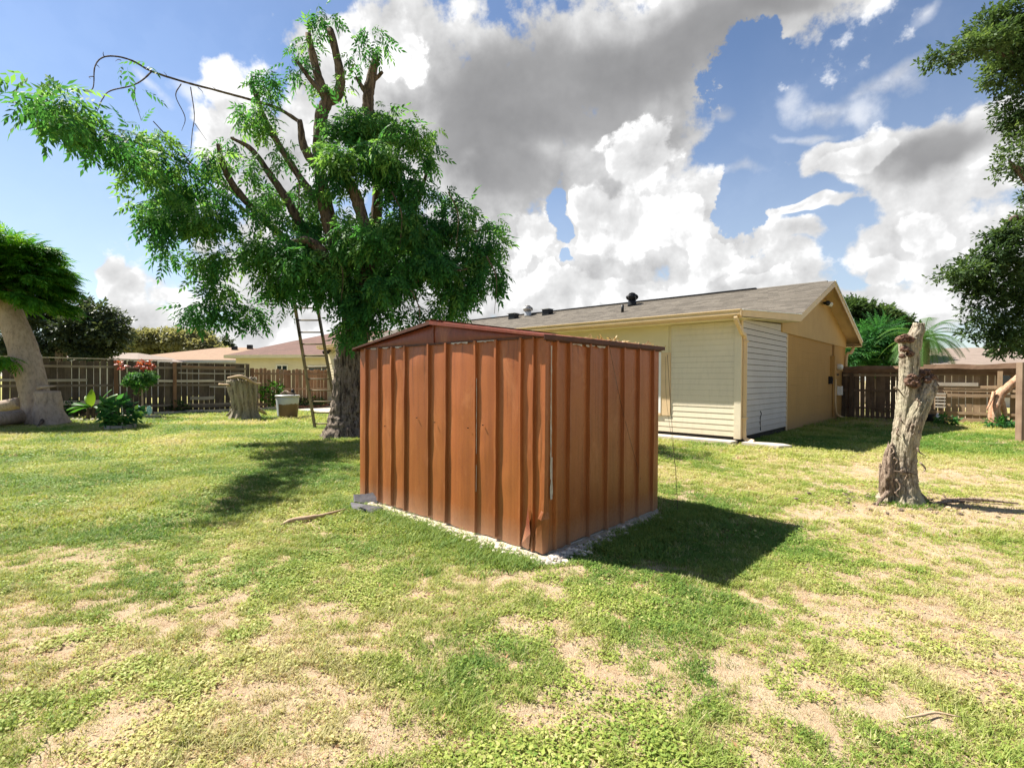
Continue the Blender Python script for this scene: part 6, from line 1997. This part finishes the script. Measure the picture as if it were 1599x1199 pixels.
t = thing('garden_edging', 'short row of white stones in front of the banana plant', 'edging', bb + [0, -.3, 0])
for k in range(9):
    q = bb + [-.75 + .17 * k, -.35 + .05 * sin(k), .03]
    V, F = tube([q + [-.07, 0, 0], q, q + [.07, 0, 0]], [.03, .07, .03], 9, 6); part('stone', V, F, M_CONC, t, True)

# red-topped shrub on a thin stem
cb = ground(223, 652)
cr_ = thing('red_topped_shrub', 'small standard shrub with red top leaves on a thin pale stem before the fence', 'shrub', cb)
V, F = tube([cb, cb + [-.02, 0, .8], cb + [-.05, 0, 1.25]], [.035, .028, .02], 9, 12); part('stem', V, F, M_PALEBARK, cr_, True)
V, F = tube([cb + [-.18, .1, 0], cb + [-.19, .1, .75], cb + [-.12, .05, 1.2]], [.03, .025, .012], 9, 12); part('stem', V, F, M_LIMB, cr_, True)
sp_ = [leaf_spray(7, .12, .10, .035, 120 + k) for k in range(4)]
Pn, Dn, Cn = cluster_points([(cb + [-.08, 0, 1.42], np.array([.38, .35, .25]), 1), (cb + [-.40, 0, 1.32], np.array([.18, .2, .18]), 1), (cb + [.22, 0, 1.45], np.array([.20, .22, .26]), 1), (cb + [-.1, 0, 1.05], np.array([.16, .16, .2]), .5)], 520, 111, .3)
foliage('foliage', cr_, sp_, Pn, Dn * [1, 1, .5] + [0, 0, -.7], np.full(len(Pn), 1.0), M_LEAF, np.clip(np.random.default_rng(3).normal(.6, .25, len(Pn)), 0, 1), 112)
Pn, Dn, Cn = cluster_points([(cb + [.12, 0, 1.88], np.array([.22, .2, .13]), 1), (cb + [-.12, 0, 1.90], np.array([.10, .12, .08]), .7), (cb + [-.72, 0, 1.86], np.array([.11, .12, .11]), .8)], 60, 115, .3)
foliage('red_foliage', cr_, sp_, Pn, Dn * [1, 1, .5] + [0, 0, -.2], np.full(len(Pn), 1.0), M_REDLEAF, np.clip(np.random.default_rng(4).normal(.5, .25, len(Pn)), 0, 1), 116)
V, F = tube([cb + [-.4, 0, 1.3], cb + [-.62, 0, 1.65], cb + [-.72, 0, 1.8]], [.012, .008, .006], 6, 8); part('twig', V, F, M_LIMB, cr_, True)
V, F = tube([cb + [-.45, 0, 1.6], cb + [-.47, 0, 2.05]], [.008, .004], 6, 5); part('twig', V, F, M_LIMB, cr_, True)
V, F = FL.box(0, 1, 0, 1, 0, 1)
te = thing('garden_edging', 'low white kerb blocks under the red-topped shrub', 'edging', cb + [0, -.3, 0])
for k in range(4):
    a = cb + [-.75 + .38 * k, -.28, 0]
    V = [a + np.array(q) for q in ((0, 0, 0), (.36, 0, 0), (.36, .14, 0), (0, .14, 0), (0, 0, .1), (.36, 0, .1), (.36, .14, .1), (0, .14, .1))]; part('block', V, BOXF, M_CONC, te)

# two turquoise openwork garden discs
M_TURQ = simple('turquoise_metal', (0.25, 0.55, 0.56), (0.50, 0.72, 0.70), 14, .5, bump=.1)
for i, (u, v, sx) in enumerate(((214.5, 640, .30), (233, 640, .17))):
    c = at(u, 635, cb[1] - .05 + .1 * i); c[2] = .26
    t = thing('garden_disc', ('round turquoise openwork disc standing left of the shrub stem', 'narrow turquoise openwork disc turned edgeways right of the shrub stem')[i], 'ornament', c - [0, 0, .26], 'turquoise garden discs')
    V, F = [], []
    for rr0 in (.15, .08):
        n0 = len(V)
        for k in range(20):
            a = 2 * pi * k / 20
            for (dr, dy) in ((-.02, -.012), (.02, -.012), (.02, .012), (-.02, .012)): V.append(c + np.array([cos(a) * (rr0 + dr * .6) * sx / .28, dy, sin(a) * (rr0 + dr * .6)]))
        for k in range(20):
            for j in range(4): F.append((n0 + 4 * k + j, n0 + 4 * k + (j + 1) % 4, n0 + 4 * ((k + 1) % 20) + (j + 1) % 4, n0 + 4 * ((k + 1) % 20) + j))
    part('hoop', V, F, M_TURQ, t)
    for k in range(10):
        a = 2 * pi * k / 10
        e = c + np.array([cos(a) * .14 * sx / .28, 0, sin(a) * .14]); V, F = tube([c, e], [.014], 6, 2); part('petal', V, F, M_TURQ, t, True)
    V, F = tube([c - [0, 0, .26], c - [0, 0, .14]], [.012], 6, 2); part('stand', V, F, M_TURQ, t, True)

# planting along the fences
small_b = [leaf_spray(6, .16, .11, .05, 140 + k) for k in range(4)]
def shrub(label, u, v, rad, h_, seed, mat=M_LEAF, n_=160, dd=0.0, name='shrub'):
    b = ground(u, v); b = b + [0, dd, 0]; return plant(name, label, 'shrub', b, 4, n_, small_b, mat, rad, h_, seed, 1.1, (.45, .22))
shrub('flowering light green shrub between the hollow stump and the rubbish can', 404, 642, .50, 1.25, 201, M_FERN, 170, 1.2)
shrub('low dark shrub at the fence foot behind the rubbish can', 470, 638, .7, .45, 205, M_DARKLEAF, 260, .8)
shrub('small dark shrub under the fence left of the brown post', 262, 646, .35, .40, 211, M_DARKLEAF, 120, .6)
shrub('small yellow-green shrub between the leaning trunk and banana plant', 97, 652, .35, .60, 221, M_LEAF, 140, .3)
shrub('low shrub beside the turquoise discs at the fence', 245, 646, .25, .35, 231, M_DARKLEAF, 80, .6)
shrub('low weedy plant beside the leaning limb at the right fence', 1562, 668, .28, .25, 241, M_LEAF, 80, 0.05)
shrub('little green plant under the rung rack', 1478, 664, .18, .28, 251, M_LEAF, 50, 0)
# yellow bricks behind the can
t = thing('brick_edging', 'low course of reddish bricks at the foot of the reddish fence', 'edging', FL.p(.2, .6, 0))
for i in range(14):
    for j in range(2): part('brick', *FL.box(.15 + .23 * i + .1 * j, .15 + .23 * i + .1 * j + .215, .50, .60, .0 + .075 * j, .068 + .075 * j), M_BRICK, t)

# thin dry vine hanging down the far shed corner
q = SH.p(-.07, SW + .02, 0)
V, F = tube([q + [0.02, 0, 1.72], q + [.05, -.02, 1.2], q + [.09, -.05, .6], q + [.13, -.07, 0]], [.0024], 5, 20)
vn = part('dry_vine', V, F, M_LIMB, None, True); tag(vn, 'thin dry vine hanging down past the far right shed corner', 'vine')
V, F = tube([q + [0.0, 0, 1.70], q + [.01, -.02, 1.2], q + [.11, -.05, .45], q + [.12, -.07, 0]], [.0016], 5, 20); part('strand', V, F, M_LIMB, vn, True)
V, F = tube([SH.p(-.045, .9, EZ - .04), SH.p(-.03, 1.15, 1.2), SH.p(-.03, 1.55, .4)], [.0018], 4, 20); part('strand', V, F, M_LIMB, vn, True)
# dry leaves and twigs caught on the shed roof edge
Pn = np.array([SH.p(.02 + .1 * abs(r_.normal()), abs(r_.normal(1.25, .35)), EZ + .015 + .02 * r_.random()) for _ in range(90)])
D = r_.normal(0, 1, (90, 3)) * [1, 1, .4]
lf = foliage('roof_litter', None, [leaf_spray(3, .05, .045, .015, 300)], Pn, D, np.full(90, 1.0), M_DRYLEAF, r_.random(90), 301); lf['label'] = 'dry leaves and twigs caught on the shed roof edge'; lf['category'] = 'leaf litter'

# ------------------------------------------------------------------ lawn
def blade_tuft(n_, h_, w_, spread, lean, seed, curl=.6):
    r = np.random.default_rng(seed)
    V, Q = [], []
    for i in range(n_):
        a = r.uniform(0, 6.28); d = spread * r.random() ** .5
        p = np.array([cos(a) * d, sin(a) * d, -.004]); b = r.uniform(0, 6.28)
        o = np.array([cos(b), sin(b), 0]); sd_ = np.array([-sin(b), cos(b), 0])
        H = h_ * r.uniform(.5, 1.15); ln = lean * r.uniform(.3, 1.3); ww = w_ * r.uniform(.7, 1.2)
        n0 = len(V)
        for (t, k) in ((0, 1), (.5, .85), (1, .12)):
            q = p + np.array([0, 0, 1]) * H * (t - curl * .35 * t * t) + o * ln * H * t ** 1.6
            V += [q - sd_ * ww / 2 * k, q + sd_ * ww / 2 * k]
        Q += [(n0, n0 + 1, n0 + 3, n0 + 2), (n0 + 2, n0 + 3, n0 + 5, n0 + 4)]
    return np.array(V), np.array(Q)
def weed_tuft(n_, h_, ls, spread, seed):
    r = np.random.default_rng(seed); V, Q = [], []
    for i in range(n_):
        a = r.uniform(0, 6.28); d = spread * r.random() ** .5
        p = np.array([cos(a) * d, sin(a) * d, h_ * r.uniform(.2, 1)])
        b = r.uniform(0, 6.28); o = np.array([cos(b), sin(b), r.normal() * .3]); o /= np.linalg.norm(o)
        sd_ = np.cross(o, [r.normal() * .3, r.normal() * .3, 1]); sd_ /= np.linalg.norm(sd_)
        l = ls * r.uniform(.6, 1.3); w_ = l * .55
        n0 = len(V)
        V += [p, p + o * l * .35 + sd_ * w_ / 2, p + o * l * .75 + sd_ * w_ * .35, p + o * l, p + o * l * .75 - sd_ * w_ * .35, p + o * l * .35 - sd_ * w_ / 2]
        Q += [(n0, n0 + 1, n0 + 2, n0 + 5), (n0 + 2, n0 + 3, n0 + 4, n0 + 5)]
    return np.array(V), np.array(Q)
M_GRASS = leafmat('lawn_grass', (0.10, 0.195, 0.036), (0.285, 0.335, 0.075), (0.46, 0.41, 0.22), trans=.35, rough=.6, attr='tint', atype='INSTANCER', spec=.2)
M_WEED = leafmat('lawn_weed', (0.125, 0.225, 0.036), (0.305, 0.36, 0.075), (0.46, 0.43, 0.18), trans=.35, rough=.6, attr='tint', atype='INSTANCER', spec=.2)
M_STRAW = leafmat('dry_straw', (0.36, 0.25, 0.13), (0.46, 0.34, 0.19), (0.30, 0.15, 0.09), trans=.2, rough=.8, attr='tint', atype='INSTANCER', spec=.1)
M_DEADLF = leafmat('dead_leaf', (0.20, 0.11, 0.06), (0.34, 0.19, 0.10), (0.42, 0.30, 0.17), trans=.1, rough=.8, attr='tint', atype='INSTANCER', spec=.1)
hidden = bpy.data.collections.new('lawn_sources')
def src(name, VQ, mat_):
    o = bpy.data.objects.new(name, mesh_quads(name, VQ[0], VQ[1], mat_)); hidden.objects.link(o); return o
TYPES = [src('grass_tuft', blade_tuft(18, .034, .0042, .045, 1.1, 1), M_GRASS), src('grass_tuft', blade_tuft(16, .045, .0040, .04, .9, 2), M_GRASS), src('grass_tuft', blade_tuft(14, .026, .0048, .05, 1.6, 3), M_GRASS),
         src('weed_tuft', weed_tuft(16, .022, .015, .05, 4), M_WEED), src('weed_tuft', weed_tuft(11, .018, .019, .05, 5), M_WEED), src('straw_tuft', blade_tuft(12, .012, .0028, .06, 3.2, 6, .2), M_STRAW), src('dead_leaf', leaf_spray(2, .03, .035, .014, 8), M_DEADLF)]
def scatter(n_try, y0, y1, half=1.13, xr=None):
    r = RNG
    if half < 0:      # turf beside the picture, sparser
        y = np.sqrt(r.uniform(y0 ** 2, y1 ** 2, n_try)); x = r.uniform(1.08, -half, n_try) * y * r.choice([-1, 1], n_try)
        return np.stack([x, y], 1)
    y = np.sqrt(r.uniform(y0 ** 2, y1 ** 2, n_try)); x = (r.random(n_try) * 2 - 1) * y * half
    return np.stack([x, y], 1)
def keep_lawn(xy):
    q = xy - SH.O[:2]; s = q @ AX; r = q @ BX
    k = ~((s > -.10) & (s < SL + .05) & (r > -.12) & (r < SW + .05))
    q = xy - HS.O[:2]; s = q @ AX; r = q @ BX
    k &= ~((s > -.02) & (r > -.40) & (r < 13)) & ~((s > S1 - .7) & (r < 0.5)) & ~((s < .5) & (r > 11.5)) & ~((s > S1 - 4.5) & (r > -2.2))
    for c_, rad in ((T0, .35), (r0, .2), (s0, .4), (PD, .5)): k &= np.hypot(*(xy - c_[:2]).T) > rad
    return k
allp, alls, allt, alli = [], [], [], []
for (n_try, y0, y1, sc, half) in ((62000, 1.5, 4.6, 1.0, 1.16), (52000, 4.6, 9.0, 1.45, 1.12), (42000, 9, 15, 2.3, 1.1), (26000, 15, 24, 3.4, 1.08), (16000, 1.5, 6.0, 1.5, -2.6), (20000, 6.0, 13, 2.6, -1.9)):
    xy = scatter(n_try, y0, y1, half)
    xy = xy[keep_lawn(xy)]
    b = bareness(xy)
    pr = np.clip(.86 - b * .95, .10, 1)
    ptc = fbm(xy * 2.1 + 60, 4); pt2 = fbm(xy * .9 + 20, 3)
    u = RNG.random(len(xy))
    keep = u < pr
    straw = (~keep) & (RNG.random(len(xy)) < .34)
    kk = keep | straw
    xy, b, ptc, pt2, straw = xy[kk], b[kk], ptc[kk], pt2[kk], straw[kk]
    ti = np.where(RNG.random(len(xy)) < np.clip((ptc - .40) * 3.2, .15, .72), RNG.integers(3, 5, len(xy)), RNG.integers(0, 3, len(xy)))
    ti = np.where(straw | (RNG.random(len(xy)) < .10), 5, ti)
    tn = np.clip(.47 + (pt2 - .5) * 1.7 + RNG.normal(0, .16, len(xy)) + b * .5, 0, 1)
    tn = np.clip(tn - .45 * shade_green(xy), 0, 1)  # shaded lawn painted a deeper green through the tint
    tn = np.where(RNG.random(len(xy)) < .07, .95, tn)
    ti = np.where(RNG.random(len(xy)) < .03, 6, ti)
    allp.append(np.c_[xy, ground_z(xy)]); allt.append(tn); alli.append(ti)
    alls.append(sc * RNG.uniform(.7, 1.25, len(xy)) * np.where(ti == 5, .9, 1) * np.clip(1.1 - b * .5, .6, 1.2))
# taller fringe in the shed's lee and round its foot
fr_pts = []
for k in range(2300):
    if k % 2: q = SH.p(-.16 - abs(r_.normal()) * .22, r_.uniform(.35, SW + .5), 0)
    else: q = SH.p(r_.uniform(-.1, SL + .3), -.13 - abs(r_.normal()) * .2, 0)
    fr_pts.append(q[:2])
for c_, rad, k_ in ((r0, .23, 90), (T0, .50, 120), (s0, .50, 90), (PD, .62, 70)):
    for _ in range(k_):
        a_ = r_.uniform(0, 6.28); q_ = rad * (1 + abs(r_.normal()) * .25)
        fr_pts.append(c_[:2] + np.array([cos(a_), sin(a_)]) * q_)
fr_pts = np.array(fr_pts)
allp.append(np.c_[fr_pts, ground_z(fr_pts)]); allt.append(np.clip(RNG.normal(.22, .12, len(fr_pts)), 0, 1)); alli.append(RNG.integers(0, 2, len(fr_pts))); alls.append(RNG.uniform(1.3, 2.1, len(fr_pts)))
LP, LT, LI, LS = np.vstack(allp), np.concatenate(allt), np.concatenate(alli), np.concatenate(alls)
print('lawn tufts', len(LP))
pm_ = bpy.data.meshes.new('grass')
pm_.vertices.add(len(LP)); pm_.vertices.foreach_set('co', LP.astype(np.float32).ravel())
def pattr(nm, typ, val):
    a = pm_.attributes.new(nm, typ, 'POINT'); a.data.foreach_set('value' if typ != 'FLOAT_VECTOR' else 'vector', val)
pattr('tint', 'FLOAT', LT.astype(np.float32)); pattr('size', 'FLOAT', LS.astype(np.float32)); pattr('pick', 'INT', LI.astype(np.int32)); pattr('turn', 'FLOAT', (RNG.random(len(LP)) * 6.28).astype(np.float32))
grass = bpy.data.objects.new('grass', pm_); COL.objects.link(grass)
grass['kind'] = 'stuff'; grass['label'] = 'patchy sunlit lawn of grass and small weeds'; grass['category'] = 'grass'
ng = bpy.data.node_groups.new('lawn_scatter', 'GeometryNodeTree')
ng.interface.new_socket('Geometry', in_out='INPUT', socket_type='NodeSocketGeometry'); ng.interface.new_socket('Geometry', in_out='OUTPUT', socket_type='NodeSocketGeometry')
N, Lk = ng.nodes, ng.links
gi, go_ = N.new('NodeGroupInput'), N.new('NodeGroupOutput')
def named(nm, typ):
    x = N.new('GeometryNodeInputNamedAttribute'); x.data_type = typ; x.inputs[0].default_value = nm
    return [o_ for o_ in x.outputs if o_.enabled and o_.name == 'Attribute'][0]
jg = N.new('GeometryNodeJoinGeometry')
for k, so in enumerate(TYPES):
    oi = N.new('GeometryNodeObjectInfo'); oi.inputs[0].default_value = so; oi.inputs[1].default_value = True
    cmpn = N.new('FunctionNodeCompare'); cmpn.data_type = 'INT'; cmpn.operation = 'EQUAL'
    ins = [i_ for i_ in cmpn.inputs if i_.enabled and i_.type == 'INT']
    Lk.new(named('pick', 'INT'), ins[0]); ins[1].default_value = k
    ip = N.new('GeometryNodeInstanceOnPoints')
    Lk.new(gi.outputs[0], ip.inputs['Points']); Lk.new(cmpn.outputs[0], ip.inputs['Selection']); Lk.new(oi.outputs['Geometry'], ip.inputs['Instance'])
    cx = N.new('ShaderNodeCombineXYZ'); Lk.new(named('turn', 'FLOAT'), cx.inputs[2])
    Lk.new(cx.outputs[0], ip.inputs['Rotation']); Lk.new(named('size', 'FLOAT'), ip.inputs['Scale'])
    Lk.new(ip.outputs[0], jg.inputs[0])
Lk.new(jg.outputs[0], go_.inputs[0])
md = grass.modifiers.new('lawn', 'NODES'); md.node_group = ng
